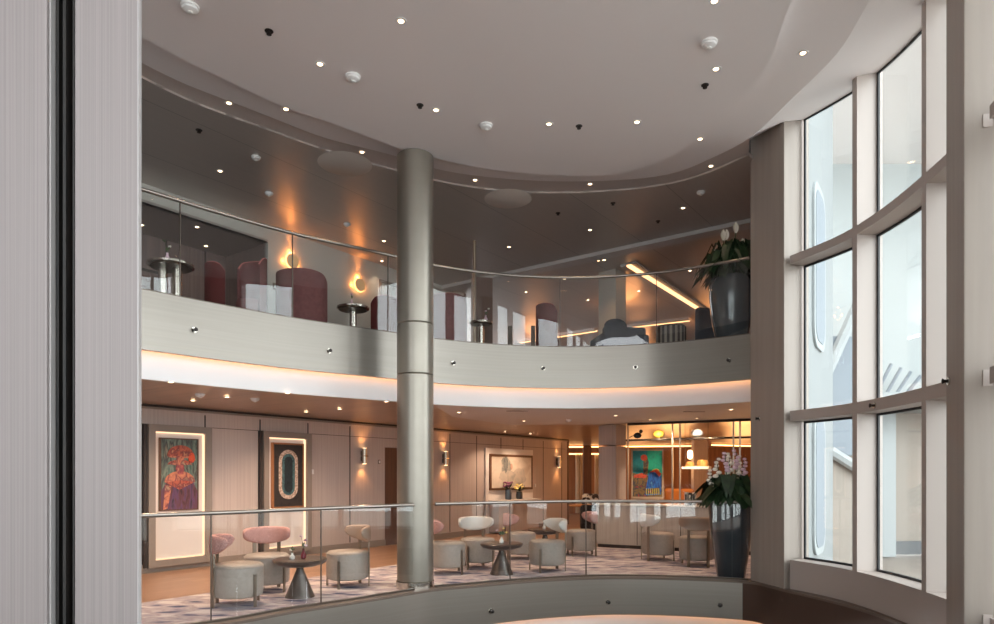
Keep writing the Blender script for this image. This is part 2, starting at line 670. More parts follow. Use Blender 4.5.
def ring(a, b, z0, ztop, name, m):
    """flat ring between two closed curves of equal length, with the lip of the inner edge up to ztop"""
    n = len(a)
    # pair every point of a with the nearest point of b, keeping the order
    mb = MB()
    vs = [(p[0], p[1], z0) for p in a] + [(p[0], p[1], z0) for p in b] + [(p[0], p[1], ztop) for p in a] + [(p[0], p[1], ztop + .02) for p in b]
    fs = []
    for i in range(n - 1):
        fs.append((i, i + 1, n + i + 1, n + i))
        fs.append((2 * n + i, 2 * n + i + 1, i + 1, i))
    mb.add(vs, fs, 0, False)
    return struct(mb.build(name, m))


def resample_by_angle(c, n=200, cen=(-.6, 5.0)):
    """closed curve resampled by polar angle so that rings pair up"""
    out = []
    ang = [math.atan2(p[1] - cen[1], p[0] - cen[0]) for p in c]
    for k in range(n + 1):
        th = PI - 2 * PI * k / n
        best = None
        for i in range(len(c) - 1):
            a, b = c[i], c[i + 1]
            # ray hit
            dx, dy = math.cos(th), math.sin(th)
            ex, ey = b[0] - a[0], b[1] - a[1]
            det = dx * -ey + ex * dy
            if abs(det) < 1e-12:
                continue
            rx, ry = a[0] - cen[0], a[1] - cen[1]
            s = (rx * -ey + ex * ry) / det
            u = (dx * ry - dy * rx) / det
            if s > 0 and -1e-6 <= u <= 1 + 1e-6:
                if best is None or s > best:
                    best = s
        out.append((cen[0] + math.cos(th) * best, cen[1] + math.sin(th) * best))
    return out


R1a = resample_by_angle(R1)
R2a = resample_by_angle(R2)
# keep the second ring just outside the first
for i in range(len(R1a)):
    a, b = Vector(R1a[i]), Vector(R2a[i])
    ca = Vector((-.6, 5.0))
    if (b - ca).length < (a - ca).length + .03:
        d = (a - ca).normalized()
        R2a[i] = tuple(a + d * .03)
ring(R1a, R2a, HR1, HC, 'ceiling_step', 'ceiling_paint')

# second ring: between R2 and R3 on the far side
R3f = [p for p in R3]
R2f = [p for p in R2a if True]
left = at_px(R2a[:101], 141)[0] if False else None
far2 = [p for i, p in enumerate(R2a)]
n3 = 90


def chain(c, x0, x1, n):
    seg = cut(c, x0, x1)
    L = [0]
    for i in range(1, len(seg)):
        L.append(L[-1] + math.dist(seg[i], seg[i - 1]))
    out, k = [], 0
    for i in range(n):
        s = L[-1] * i / (n - 1)
        while k < len(L) - 2 and L[k + 1] < s:
            k += 1
        t = (s - L[k]) / max(L[k + 1] - L[k], 1e-9)
        out.append((seg[k][0] + (seg[k + 1][0] - seg[k][0]) * t, seg[k][1] + (seg[k + 1][1] - seg[k][1]) * t))
    return out


r2c = [(-4.75, 4.4)] + chain(R2a, 120, 750, n3)
r3c = [(-5.2, 4.4)] + chain(R3, 120, 748.5, n3) 
mb = MB()
n = len(r2c)
vs = [(p[0], p[1], HR2) for p in r2c] + [(p[0], p[1], HR2) for p in r3c] + [(p[0], p[1], HR1 + .002) for p in r2c] + [(p[0], p[1], HU) for p in r3c]
fs = []
for i in range(n - 1):
    fs += [(i, i + 1, n + i + 1, n + i), (2 * n + i, 2 * n + i + 1, i + 1, i), (n + i, n + i + 1, 3 * n + i + 1, 3 * n + i)]
struct(mb.add(vs, fs).build('ceiling_band', 'band_paint'))

# upper lounge ceiling
beam0, beam1 = (-1.55 * UK, 14.62 * UK), (4.6 * UK, 10.2 * UK)
R3cut = R3[3:]
up_ceil = inside_loop(offset(R3, .0), [wl(-9.5, -.05, UA), wl(4.6, -.05, UA), (-2.2, 18), (-1, 25.2), (11.3, 25.2), (4.0, 9.0), (3.5, 9.05)])
struct(MB().prism(up_ceil, HU, HU + .04).build('ceiling_upper', 'upper_ceiling'))

# ------------------------------------------------------------------ windows
W1 = spline([(3.71, 8.4), (3.92, 7.85), (4.0, 7.42), (4.01, 6.8), (3.94, 6.13), (3.87, 5.65), (3.74, 5.1)], 40)
W2 = spline([(3.70, 4.98), (3.56, 4.4), (3.33, 3.65), (3.05, 2.9), (2.72, 2.15)], 40)
W3 = spline([(2.55, 1.85), (2.2, 1.1), (1.6, .2), (.9, -.7), (.1, -1.5)], 40)
T1, T2, SILL = EYE + 2.775, EYE + .81, EYE - 1.073


def head(p):
    return EYE + 4.43 + max(min((p[1] - 6.55) * .067, .2), -.12)


def side(c, i):
    a, b = c[max(i - 1, 0)], c[min(i + 1, len(c) - 1)]
    L = math.hypot(b[0] - a[0], b[1] - a[1])
    return (b[0] - a[0]) / L, (b[1] - a[1]) / L


def bay(name, c, mull, SILL=EYE - 1.073):
    root = sempty(name)
    MB().sweep(c, [(0, min(SILL - .2, -.02)), (0, SILL), (.30, SILL), (.30, min(SILL - .2, -.02))]).build('window_sill', 'window_paint', root)
    MB().sweep(c, [(0, T2 - .125), (0, T2), (.29, T2), (.29, T2 - .125)]).build('transom', 'window_paint', root)
    MB().sweep(c, [(0, T1 - .10), (0, T1), (.29, T1), (.29, T1 - .10)]).build('transom', 'window_paint', root)
    idx = [0] + [min(range(len(c)), key=lambda i: math.dist(c[i], m)) for m in mull] + [len(c) - 1]
    for i in idx[1:-1]:
        tx, ty = side(c, i)
        nx, ny = -ty, tx
        p = c[i]
        w = .042
        pts = [(p[0] + tx * w, p[1] + ty * w), (p[0] - tx * w, p[1] - ty * w),
               (p[0] - tx * w + nx * .30, p[1] - ty * w + ny * .30), (p[0] + tx * w + nx * .30, p[1] + ty * w + ny * .30)]
        MB().prism(pts, SILL - .01, head(p) + .25).build('mullion', 'window_paint', root)
    g = offset(c, .25)
    for k in range(len(idx) - 1):
        a, b = idx[k], idx[k + 1]
        seg = g[a:b + 1]
        if len(seg) < 3:
            continue
        zz = [(SILL, T2 - .125), (T2, T1 - .10), (T1, None)]
        for z0, z1 in zz:
            m = MB()
            q = offset(seg, .012)
            nn = len(seg)
            top = [(z1 if z1 else head(p)) for p in seg]
            vs = [(p[0], p[1], z0) for p in seg] + [(p[0], p[1], t) for p, t in zip(seg, top)] + \
                 [(p[0], p[1], z0) for p in q] + [(p[0], p[1], t) for p, t in zip(q, top)]
            fs = []
            for i in range(nn - 1):
                fs += [(i, i + 1, nn + i + 1, nn + i), (2 * nn + i + 1, 2 * nn + i, 3 * nn + i, 3 * nn + i + 1),
                       (nn + i, nn + i + 1, 3 * nn + i + 1, 3 * nn + i), (i + 1, i, 2 * nn + i, 2 * nn + i + 1)]
            fs += [(0, nn, 3 * nn, 2 * nn), (nn - 1, 3 * nn - 1, 4 * nn - 1, 2 * nn - 1)]
            m.add(vs, fs, 0, True)
            m.build('glass_pane', 'window_glass', root)
            # dark gasket round the pane
            f = MB()
            s1 = offset(seg, -.02)
            w = .026
            for (za, zb) in ((0, w), (-w, 0)):
                vs = []
                for p, r, t in zip(seg, s1, top):
                    base = z0 if za == 0 else t
                    vs += [(p[0], p[1], base + za), (p[0], p[1], base + zb), (r[0], r[1], base + zb), (r[0], r[1], base + za)]
                fs = []
                for i in range(nn - 1):
                    for e in range(4):
                        fs.append((i * 4 + e, (i + 1) * 4 + e, (i + 1) * 4 + (e + 1) % 4, i * 4 + (e + 1) % 4))
                f.add(vs, fs)
            for e in (0, -1):
                j = 0 if e == 0 else nn - 1
                tx, ty = side(seg, j)
                s = w if e == 0 else -w
                off = .046 if 0 < idx[k + (0 if e == 0 else 1)] < len(c) - 1 else 0
                o2 = off if e == 0 else -off
                p, r = seg[j], s1[j]
                f.prism([(p[0] + tx * o2, p[1] + ty * o2), (p[0] + tx * (o2 + s), p[1] + ty * (o2 + s)),
                         (r[0] + tx * (o2 + s), r[1] + ty * (o2 + s)), (r[0] + tx * o2, r[1] + ty * o2)], z0, top[j])
            f.build('window_gasket', 'gasket', root)
    return root


bay('window_1', W1, [(4.0, 7.42), (3.94, 6.13)])
bay('window_2', W2, [(3.52, 4.25), (3.16, 3.2)])
struct(MB().prism([(-12.7, -5), (-7.5, -4.9), (-6, -4.75), (-4.5, -4.6), (-3, -4.1), (-1.9, -3.5), (-.9, -2.75), (.0, -1.9)] + offset(W3, .28)[::-1] + offset(W2, .28)[::-1] + offset(W1, .28)[::-1] +
                  [(4.05, 8.97), (11.6, 25.45), (-12.7, 25.45)], HU + .85, HU + .95).build('ceiling_roof', 'roof'))
bay('window_3', W3, [(2.0, .8), (1.3, -.2)], .2)
W4 = spline([(-.15, -1.75), (-.9, -2.5), (-1.8, -3.2), (-2.9, -3.8)], 40)
W5 = spline([(-3.3, -3.95), (-4.6, -4.3), (-6.0, -4.45), (-7.4, -4.4)], 40)
bay('window_4', W4, [(-.95, -2.55), (-1.9, -3.27)], -.04)
bay('window_5', W5, [(-4.6, -4.3), (-6.0, -4.45)], -.04)
# the shell below the decks
struct(MB().prism([(3.85, 9.0), (11.3, 25.3), (11.5, 25.3), (4.05, 8.95)], -3.4, -.03).build('wall_below', 'below_wood'))
struct(MB().prism([(-7.4, -4.45)] + W5[::-1] + W4[::-1] + W3[::-1] + offset(W3, .28) + offset(W4, .28) + offset(W5, .28) + [(-7.4, -4.75)], -3.4, -.03).build('wall_below_near', 'below_wood'))
lw = sempty('window_6')
for wv in (W1, W2):
    MB().sweep(wv, [(.24, -3.3), (.24, -.02), (.252, -.02), (.252, -3.3)]).build('glass_pane', 'window_glass', lw)
    MB().sweep(wv, [(.02, -1.7), (.02, -.02), (.24, -.02), (.24, -1.7)]).build('reflection_blocker', 'window_paint', lw)  # added unseen panel that cuts low window reflections in the balustrade glass
    for i in (0, 13, 26, 39):
        tx, ty = side(wv, i)
        p = wv[i]
        MB().box((p[0] - ty * .12, p[1] + tx * .12, -1.95), (.084, .24, 2.7), math.atan2(ty, tx)).build('mullion', 'window_paint', lw)
struct(MB().box((-10.1, -4.6, -1.7), (5.4, .2, 3.4)).build('wall_below_behind', 'below_wood'))
struct(MB().box((-12.6, 10, -1.7), (.2, 31, 3.4)).build('wall_below_left', 'below_wood'))
struct(MB().box((-.6, 25.3, -1.7), (24, .2, 3.4)).build('wall_below_back', 'below_wood'))

# sloped white soffit from the ceiling ring up to the window heads
def even(c, n):
    L = [0]
    for i in range(1, len(c)):
        L.append(L[-1] + math.dist(c[i], c[i - 1]))
    out, k = [], 0
    for i in range(n):
        q = L[-1] * i / (n - 1)
        while k < len(L) - 2 and L[k + 1] < q:
            k += 1
        t = (q - L[k]) / max(L[k + 1] - L[k], 1e-9)
        out.append((c[k][0] + (c[k + 1][0] - c[k][0]) * t, c[k][1] + (c[k + 1][1] - c[k][1]) * t))
    return out


inA = even(cut(R2a, 784, 868) + [(3.24, 5.2)], 40)
inB = even([(3.24, 5.2), (3.16, 4.4), (2.85, 3.2), (2.0, 1.7), (.6, .7), (-1.2, .4)], 60)
outA = even(offset(W1, .27), 40)
outB = even(offset(W2, .27) + offset(W3, .27), 60)
r2p = lambda x: at_px(R2a, x)[1]
inner = [r2p(750), r2p(758), r2p(772)] + inA + inB[1:]
outer = [(*R3END, HU), (3.44, 9.02, EYE + 4.56), (3.62, 8.42, EYE + 4.48)] + [(p[0], p[1], head(p)) for p in outA] + [(p[0], p[1], head(p)) for p in outB[1:]]
mb = MB()
n = len(inner)
vs = [(p[0], p[1], HR1 + .001) for p in inner] + outer + [(p[0], p[1], p[2] + .4) for p in outer]
fs = []
for i in range(n - 1):
    for r in range(2):
        fs.append((r * n + i, r * n + i + 1, (r + 1) * n + i + 1, (r + 1) * n + i))
struct(mb.add(vs, fs, 0, True).build('ceiling_window_soffit', 'ceiling_paint'))


# pillars between the window bays
def pillar(pts, z0, z1, label):
    o = MB().prism(pts, z0, z1).build('pillar', 'pillar_metal', None, .008)
    return tag(o, label, 'pillar') if label else struct(o)


pillar([(3.47, 9.08), (3.64, 8.41), (4.02, 8.55), (4.02, 8.9)], -.03, HU + .45, 'tall grey metal pillar left of the window, behind the round planters')
pillar([(3.80, 5.61), (3.625, 5.15), (4.25, 4.92), (4.3, 5.25), (4.12, 5.55)], -3.3, HU + .5, 'tall grey metal pillar at the right edge, nearer the camera')
pillar([(.12, -1.5), (-.18, -1.78), (-.0, -2.0), (.3, -1.75)], -3.3, HU + .5, None)
pillar([(-2.87, -3.78), (-3.33, -3.96), (-3.4, -4.25), (-2.75, -4.1)], -3.3, HU + .5, None)
pillar([(2.72, 2.15), (2.55, 1.85), (2.9, 1.7), (3.0, 2.05)], -3.3, HU + .5, None)

# ------------------------------------------------------------------ fascias, coves, kerbs
FT, FB, CB = ZD, EYE + 1.343, EYE + 1.046
struct(MB().sweep(Ufar, [(0, FB), (0, FT), (.16, FT), (.16, FT - .1), (.07, FT - .1), (.07, FB)]).build('trim_1', 'upper_fascia_metal'))
struct(MB().sweep(Ufar, [(.15, CB), (.15, FB + .12), (.22, FB + .12), (.22, CB)]).build('trim_2', 'cove_paint'))
led = MB().sweep(Ufar, [(.075, FB + .035), (.075, FB + .055), (.09, FB + .055), (.09, FB + .035)]).build('strip_light', 'led_cove')
tag(led, 'warm strip light hidden behind the lower edge of the upper balcony', 'strip light')
LT, LB = 0., -.50
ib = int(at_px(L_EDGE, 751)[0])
struct(MB().sweep(L_EDGE[:ib + 1], [(0, LB), (0, LT), (.07, LT), (.07, LB)]).build('trim_3', 'fascia_metal'))
struct(MB().sweep(L_EDGE[ib:], [(0, LB), (0, LT), (.07, LT), (.07, LB)]).build('trim_8', 'fascia_shaded'))  # same fascia carried on; its shaded, dark-reflecting look is painted in
struct(MB().sweep(L_EDGE, [(-.005, LT), (-.005, LT + .03), (.19, LT + .03), (.19, LT)]).build('trim_4', 'kerb_bronze'))
struct(MB().sweep(Lfar, [(.15, LB - .3), (.15, LB + .12), (.22, LB + .12), (.22, LB - .3)]).build('trim_5', 'cove_paint'))
led = MB().sweep(Lfar, [(.075, LB + .035), (.075, LB + .055), (.09, LB + .055), (.09, LB + .035)]).build('strip_light', 'led_cove')
tag(led, 'warm strip light under the lower balcony edge at the bottom of the picture', 'strip light')


def nozzle(x, y, c, label, off=0.):
    i, p = at_px(c, x)
    j = int(i)
    tx, ty = side(c, j)
    o = thing('sprinkler_nozzle', label, 'sprinkler', (p[0], p[1], hz(y, p[1])), math.atan2(ty, tx))
    m = MB()
    m.tube([(0, 0, 0), (0, -.012, 0)], .034, 12)
    wp = m.build('wall_plate', 'chrome', o)
    MB().tube([(0, -.012, 0), (0, -.035, 0), (0, -.05, 0), (0, -.055, 0)], [.014, .014, .024, .012], 10).build('nozzle', 'sprinkler', wp)


for (x, y), lb in zip([(194, 330), (329, 351), (453, 363.3), (543, 368.4), (635.5, 367.3), (729, 360.4)],
                      ['leftmost small nozzle on the upper balcony front', 'small nozzle on the upper balcony front just left of the round column',
                       'small nozzle on the upper balcony front just right of the round column', 'small nozzle at the middle of the upper balcony front',
                       'small nozzle on the upper balcony front below the dark sofa', 'small nozzle on the upper balcony front below the upper planter']):
    nozzle(x, y, U_EDGE, lb)
for (x, y), lb in zip([(491, 611), (608, 602), (720, 605)],
                      ['small nozzle on the lower balcony front below the middle round table', 'small nozzle at the middle of the lower balcony front',
                       'small nozzle on the lower balcony front below the lower planter']):
    nozzle(x, y, L_EDGE, lb)
nozzle(874.5, 405.5, W1, 'small round nozzle at the middle of the lower window transom')


for x, y, p, rz, lb in ((768, 418.5, (3.52, 8.86), 1.32, 'small round nozzle on the tall pillar left of the window'),
                        (953.5, 381, (3.755, 5.49), 1.21, 'small round nozzle on the right edge pillar')):
    o = thing('sprinkler_nozzle', lb, 'sprinkler', (p[0] - .01, p[1], hz(y, p[1])), rz + PI)
    MB().tube([(0, 0, 0), (0, -.012, 0)], .034, 12).build('wall_plate', 'chrome', o)
    MB().tube([(0, -.012, 0), (0, -.035, 0), (0, -.05, 0), (0, -.055, 0)], [.014, .014, .024, .012], 10).build('nozzle', 'sprinkler', o)


# ------------------------------------------------------------------ glass balustrades
def balustrade(label, crv, x0, x1, seams, zb, zt, rail_r, rail_mat, inset, group):
    c = offset(crv, inset)
    root = thing('glass_balustrade', label, 'balustrade', (0, 0, 0), 0, group)
    xs = [x0] + seams + [x1]

    def seg(a, b):
        if a is None:
            i1, p1 = at_px(c, b)
            return c[4:int(i1) + 1] + [p1]
        return cut(c, a, b)
    full = seg(x0, x1)
    MB().tube([(p[0], p[1], zt) for p in full], rail_r, 10).build('handrail', rail_mat, root)
    MB().sweep(full, [(-.025, zb), (-.025, zb + .02), (.025, zb + .02), (.025, zb)]).build('base_channel', 'dark_metal', root)
    for a, b in zip(xs[:-1], xs[1:]):
        s = seg(a, b)
        # leave an open joint at both ends
        if len(s) < 2:
            continue
        s = s[:]
        L = math.dist(s[-1], s[-2])
        if L > .02:
            s[-1] = (s[-1][0] + (s[-2][0] - s[-1][0]) * .012 / L, s[-1][1] + (s[-2][1] - s[-1][1]) * .012 / L)
        m = MB().sweep(s, [(-.006, zb + .005), (-.006, zt - rail_r * .6), (.006, zt - rail_r * .6), (.006, zb + .005)])
        m.build('glass_panel', 'rail_glass', root)
    for a in seams:                                           # the dark joint strip between two panes
        i, p = at_px(c, a)
        tx, ty = side(c, int(i))
        MB().box((p[0], p[1], (zb + zt) / 2), (.010, .016, zt - zb - .03), math.atan2(ty, tx)).build('joint_strip', 'dark_metal', root)
    return root


balustrade('curved glass balustrade of the upper deck left of the round column', U_EDGE, None, 400, [180, 292.5, 388], ZD, ZD + 1.09, .022, 'rail_metal', .06, None)
balustrade('curved glass balustrade of the upper deck right of the round column', U_EDGE, 430, 749, [472, 560, 656.5], ZD, ZD + 1.09, .022, 'rail_metal', .06, None)
balustrade('curved glass balustrade of the lower deck left of the round column', L_EDGE, None, 413.5, [211, 321], .03, 1.097, .022, 'rail_metal', .13, None)
balustrade('curved glass balustrade of the lower deck right of the round column', L_EDGE, 435, 749, [510, 586], .03, 1.097, .022, 'rail_metal', .13, None)

# ------------------------------------------------------------------ the round column
cx_, cy_ = pd(415.3, 8.62)
col = thing('round_column', 'tall round champagne metal column rising through both decks', 'column', (cx_, cy_, 0))
rc = .236
zs = [.10, EYE + (475 - 374) / F * 8.5, EYE + (475 - 323) / F * 8.5, HC]
for a, b in zip(zs[:-1], zs[1:]):
    MB().lathe([(rc - .012, a), (rc, a + .012), (rc, b - .012), (rc - .012, b)], 48).build('shaft', 'column_metal', col)
MB().lathe([(rc + .012, -.02), (rc + .012, .10), (rc, .104)], 48).build('base_ring', 'chrome', col)

# ------------------------------------------------------------------ foreground door panels at the left
Y0 = 2.6
xa = lambda px: (px - CX) / F * Y0
pn = thing('cladding_panel', 'wide striated grey wood panel at the far left edge, left of the dark slot', 'wall panel', (xa(0) - .25, Y0 + .1, -3.3))
MB().box(((xa(46.5) - xa(0)) / 2, -.09, 4.5), (xa(46.5) - xa(0) + .5, .02, 9.0)).build('panel', 'door_cladding', pn, .004)
MB().box((xa(47.5) - xa(0) + .25, -.07, 4.5), (.006, .03, 9.0)).build('edge_trim', 'door_cladding_edge', pn)
pn2 = thing('cladding_panel', 'striated grey wood panel right of the dark slot, beside the left balcony', 'wall panel', (xa(106), Y0 + .1, -3.3))
MB().box((0, -.09, 4.5), (xa(137.5) - xa(74.5), .02, 9.0)).build('panel', 'door_cladding', pn2, .004)
MB().box((xa(138) - xa(106), -.09, 4.5), (.005, .022, 9.0)).build('edge_trim', 'door_cladding_edge', pn2)
MB().box((xa(74.5) - xa(106) - .004, -.085, 4.5), (.006, .03, 9.0)).build('edge_trim', 'black_track', pn2)
tr = thing('door_track', 'dark vertical slot with black rails between the two striated panels', 'door track', (xa(61), Y0 + .12, -3.3))
MB().box((0, .05, 4.5), (xa(74) - xa(48), .06, 9.0)).build('back_plate', 'black_track', tr)
for px, w, d in ((50.5, .012, .1), (56, .02, .07), (61, .012, .12), (67, .02, .05), (71.5, .014, .1)):
    MB().box((xa(px) - xa(61), .02 - d / 2, 4.5), (w, d, 9.0)).build('rail', 'black_track' if px != 67 else 'door_wood', tr)
for z in (2.6, 3.4, 4.4, 5.6, 6.6):
    MB().box((xa(57) - xa(61), -.02, z), (.03, .05, .05)).build('bracket', 'sprinkler', tr)

# ------------------------------------------------------------------ lower lounge wall
wall = sempty('wall_left', (LA[0], LA[1], 0), WANG)
DT0, DT1 = t_of(384.8), t_of(384.8) + .98          # doorway
top = ZL
m = MB()
for t0, t1, z0, z1 in ((-9.5, DT0, 0, top), (DT0, DT1, 2.05, top), (DT1, 12.3, 0, top)):
    m.box(((t0 + t1) / 2, .06, (z0 + z1) / 2), (t1 - t0, .12, z1 - z0))
m.build('panelling', 'panel_wood', wall)
g = MB()
for k in range(-9, 13):
    if DT0 < k < DT1:
        continue
    g.box((k, -.001, (.14 + top - .1) / 2), (.022, .006, top - .24))
g.build('panel_joints', 'groove', wall)
for (a, b) in ((-9.5, DT0), (DT1, 12.3)):
    MB().box(((a + b) / 2, -.012, .065), (b - a, .03, .13)).build('baseboard', 'taupe_trim', wall)
MB().box((1.4, -.003, 2.235), (21.6, .006, .008)).build('panel_joints', 'groove', wall)
MB().box((1.4, -.02, top - .05), (21.8, .05, .03)).build('cornice', 'taupe_trim', wall)
MB().box((1.4, -.012, top - .015), (21.8, .03, .03)).build('cornice', 'groove', wall)
dr = sempty('door_1', (*wl(DT0), 0), WANG)
MB().box(((DT1 - DT0) / 2, .145, 1.0), (DT1 - DT0 + .1, .05, 2.3)).build('door_leaf', 'door_wood', dr)
MB().tube([(.86, .06, 1.0), (.86, .12, 1.0)], .02, 10).build('door_handle', 'chrome', dr)
struct(MB().prism([wl(12.3), wl(12.3, -.12), wl(12.3, -4.5), wl(12.38, -4.5), wl(12.42, 0)], 0, ZL).build('wall_return', 'door_wood'))


def wall_thing(name, label, cat, t, z, base=LA, group=None, off=0.):
    p = wl(t, off, base)
    return thing(name, label, cat, (p[0], p[1], z), WANG, group)


def stadium(cx, cz, hw, hh, n=16):
    pts = []
    for i in range(n + 1):
        a = PI * i / n
        pts.append((cx + hw * math.cos(a), cz + (hh - hw) + hw * math.sin(a)))
    for i in range(n + 1):
        a = PI + PI * i / n
        pts.append((cx + hw * math.cos(a), cz - (hh - hw) + hw * math.sin(a)))
    return pts


def ell(cx, cz, rx, rz, n=20, a0=0., a1=2 * PI, jit=0.):
    return [(cx + rx * math.cos(a0 + (a1 - a0) * i / n) * (1 + random.uniform(-jit, jit)), cz + rz * math.sin(a0 + (a1 - a0) * i / n) * (1 + random.uniform(-jit, jit)))
            for i in range(n if a1 - a0 > 6.2 else n + 1)]


def display_frame(label, t0, t1, z0, z1):
    r = wall_thing('backlit_display_frame', label, 'display frame', t0, z0)
    w, h = t1 - t0, z1 - z0
    b = .10
    MB().box((w / 2, -.008, h / 2), (w, .014, h)).build('back_panel', 'niche_panel', r)
    f = MB()
    for c, s in (((-b / 2, -.05, h / 2), (b, .10, h + 2 * b)), ((w + b / 2, -.05, h / 2), (b, .10, h + 2 * b)),
                 ((w / 2, -.05, -b / 2), (w, .10, b)), ((w / 2, -.05, h + b / 2), (w, .10, b))):
        f.box(c, s)
    f.build('frame', 'taupe_trim', r)
    l = MB()
    e = .012
    for c, s in (((e, -.035, h / 2), (.016, .04, h - .03)), ((w - e, -.035, h / 2), (.016, .04, h - .03)),
                 ((w / 2, -.035, e), (w - .05, .04, .016)), ((w / 2, -.035, h - e), (w - .05, .04, .016))):
        l.box(c, s)
    l.build('strip_light', 'led_niche', r)
    d = MB().box((-b - .03, -.03, h / 2), (.05, .06, h + 2 * b))
    d.build('side_trim', 'groove', r)
    return r


display_frame('tall backlit frame around the red hat portrait at the left', .169, .967, .18, 2.13)
display_frame('tall backlit frame around the oval artwork on a black ground', 2.118, 2.914, .18, 2.13)


def paint_mat(name, cols, scale):
    """brushy paint of several colours"""
    m = mat(name, cols[0], .6)
    nt = m.node_tree
    b = nt.nodes['Principled BSDF']
    tc = nt.nodes.new('ShaderNodeTexCoord')
    mp = nt.nodes.new('ShaderNodeMapping')
    mp.inputs['Scale'].default_value = scale
    nz = nt.nodes.new('ShaderNodeTexNoise')
    nz.inputs['Scale'].default_value = 1
    nz.inputs['Detail'].default_value = 4
    nz.inputs['Distortion'].default_value = .6
    rp = nt.nodes.new('ShaderNodeValToRGB')
    cr = rp.color_ramp
    cr.elements[0].position, cr.elements[1].position = .3, .7
    cr.elements[0].color = (*lin(cols[0]), 1)
    cr.elements[1].color = (*lin(cols[-1]), 1)
    for i, c in enumerate(cols[1:-1]):
        e = cr.elements.new(.3 + .4 * (i + 1) / (len(cols) - 1))
        e.color = (*lin(c), 1)
    L = nt.links.new
    L(tc.outputs['Object'], mp.inputs['Vector'])
    L(mp.outputs['Vector'], nz.inputs['Vector'])
    L(nz.outputs['Fac'], rp.inputs['Fac'])
    L(rp.outputs['Color'], b.inputs['Base Color'])
    return name


paint_mat('p_tealground', [(62, 92, 86), (120, 132, 116), (58, 64, 64), (140, 128, 108)], (14, 1, 3))
paint_mat('p_orange', [(150, 52, 44), (184, 96, 70), (112, 48, 52), (190, 130, 96)], (16, 1, 10))
paint_mat('p_rust', [(150, 70, 60), (206, 130, 96), (120, 60, 66), (170, 140, 110)], (12, 1, 8))
paint_mat('p_purple', [(58, 38, 40), (96, 56, 62), (96, 64, 96), (54, 44, 50)], (18, 1, 4))
paint_mat('p_skin', [(190, 100, 90), (130, 60, 70), (210, 140, 110)], (14, 1, 12))
paint_mat('p_black', [(40, 34, 32), (52, 44, 40), (36, 32, 30)], (10, 1, 10))
paint_mat('p_cream', [(190, 160, 140), (216, 196, 178), (150, 116, 100), (200, 180, 160)], (26, 1, 26))
paint_mat('p_tealdark', [(30, 56, 64), (80, 120, 124), (24, 40, 46), (130, 160, 156)], (30, 1, 30))
paint_mat('p_inkblack', [(14, 18, 22), (30, 44, 50), (10, 12, 16)], (20, 1, 20))
paint_mat('p_green', [(20, 170, 140), (20, 190, 155), (40, 150, 130)], (6, 1, 6))
paint_mat('p_turq', [(40, 160, 170), (20, 140, 150), (80, 180, 180)], (6, 1, 6))
paint_mat('p_blue', [(20, 90, 190), (40, 120, 210), (16, 60, 140), (90, 160, 210)], (20, 1, 6))
paint_mat('p_red', [(200, 40, 40), (220, 90, 50), (160, 30, 40)], (12, 1, 12))
paint_mat('p_mixdark', [(70, 60, 50), (140, 110, 60), (40, 60, 70), (170, 60, 50)], (12, 1, 12))
paint_mat('p_pale', [(206, 190, 172), (214, 200, 184), (196, 178, 160)], (3, 1, 3))
paint_mat('p_yellow', [(220, 200, 110), (200, 190, 60), (230, 220, 190)], (12, 1, 12))


def artwork(label, w, h, ground, layers, frame_mat, fw, t=None, z=None, place=None, rz=WANG, depth=.05):
    if place is None:
        place = (*wl(t, .024), z)
    r = thing('painting', label, 'painting', place, rz)
    MB().box((w / 2, -depth / 2, h / 2), (w, depth * .7, h)).build('canvas', ground, r)
    y = -depth * .85 - .001
    for k, (pts, mname) in enumerate(layers):
        MB().xzplate(pts, y - .0015 * (k + 1), y + .002).build('painted_shape', mname, r)
    f = MB()
    for c, s in (((-fw / 2, -depth / 2, h / 2), (fw, depth, h + 2 * fw)), ((w + fw / 2, -depth / 2, h / 2), (fw, depth, h + 2 * fw)),
                 ((w / 2, -depth / 2, -fw / 2), (w, depth, fw)), ((w / 2, -depth / 2, h + fw / 2), (w, depth, fw))):
        f.box(c, s)
    f.build('frame', frame_mat, r)
    return r


# portrait with the great red hat
w, h = .57, 1.08
L1 = [([(.0, .0), (.57, 0), (.57, .28), (.50, .42), (.08, .42), (.0, .28)], 'p_purple'),
      ([(.03, .0), (.10, .02), (.16, .36), (.06, .38)], 'p_rust'), ([(.42, .05), (.54, .08), (.52, .40), (.44, .40)], 'p_purple'),
      (ell(.29, .42, .24, .17, 24, 0, PI), 'p_rust'), ([(.06, .42), (.28, .30), (.52, .42), (.3, .45)], 'p_orange'),
      ([(.25, .54), (.34, .54), (.34, .66), (.25, .66)], 'p_skin'), (ell(.29, .63, .065, .09), 'p_skin'),
      (ell(.29, .69, .19, .075, 24, 0, PI), 'p_orange'), (ell(.29, .70, .15, .02), 'p_rust'), (ell(.29, .76, .06, .08), 'p_rust'),
      (ell(.30, .82, .21, .17, 24, 0, PI), 'p_orange'), ([(.10, .82), (.5, .82), (.54, .76), (.46, .80), (.3, .79), (.12, .80)], 'p_rust'),
      (ell(.47, .80, .05, .08), 'p_red')]
artwork('portrait of a figure in a red tiered hat, hanging at the left', w, h, 'p_tealground', L1, 'frame_brown', .018, .265, .94)
w, h = .60, 1.10
L2 = [(stadium(.3, .57, .2, .44), 'p_cream'), (stadium(.3, .57, .135, .37), 'p_tealdark'), (stadium(.3, .57, .085, .32), 'p_inkblack')]
artwork('artwork of a pale oval ring on black, in a copper frame', w, h, 'p_black', L2, 'frame_copper', .03, 2.23, .91)

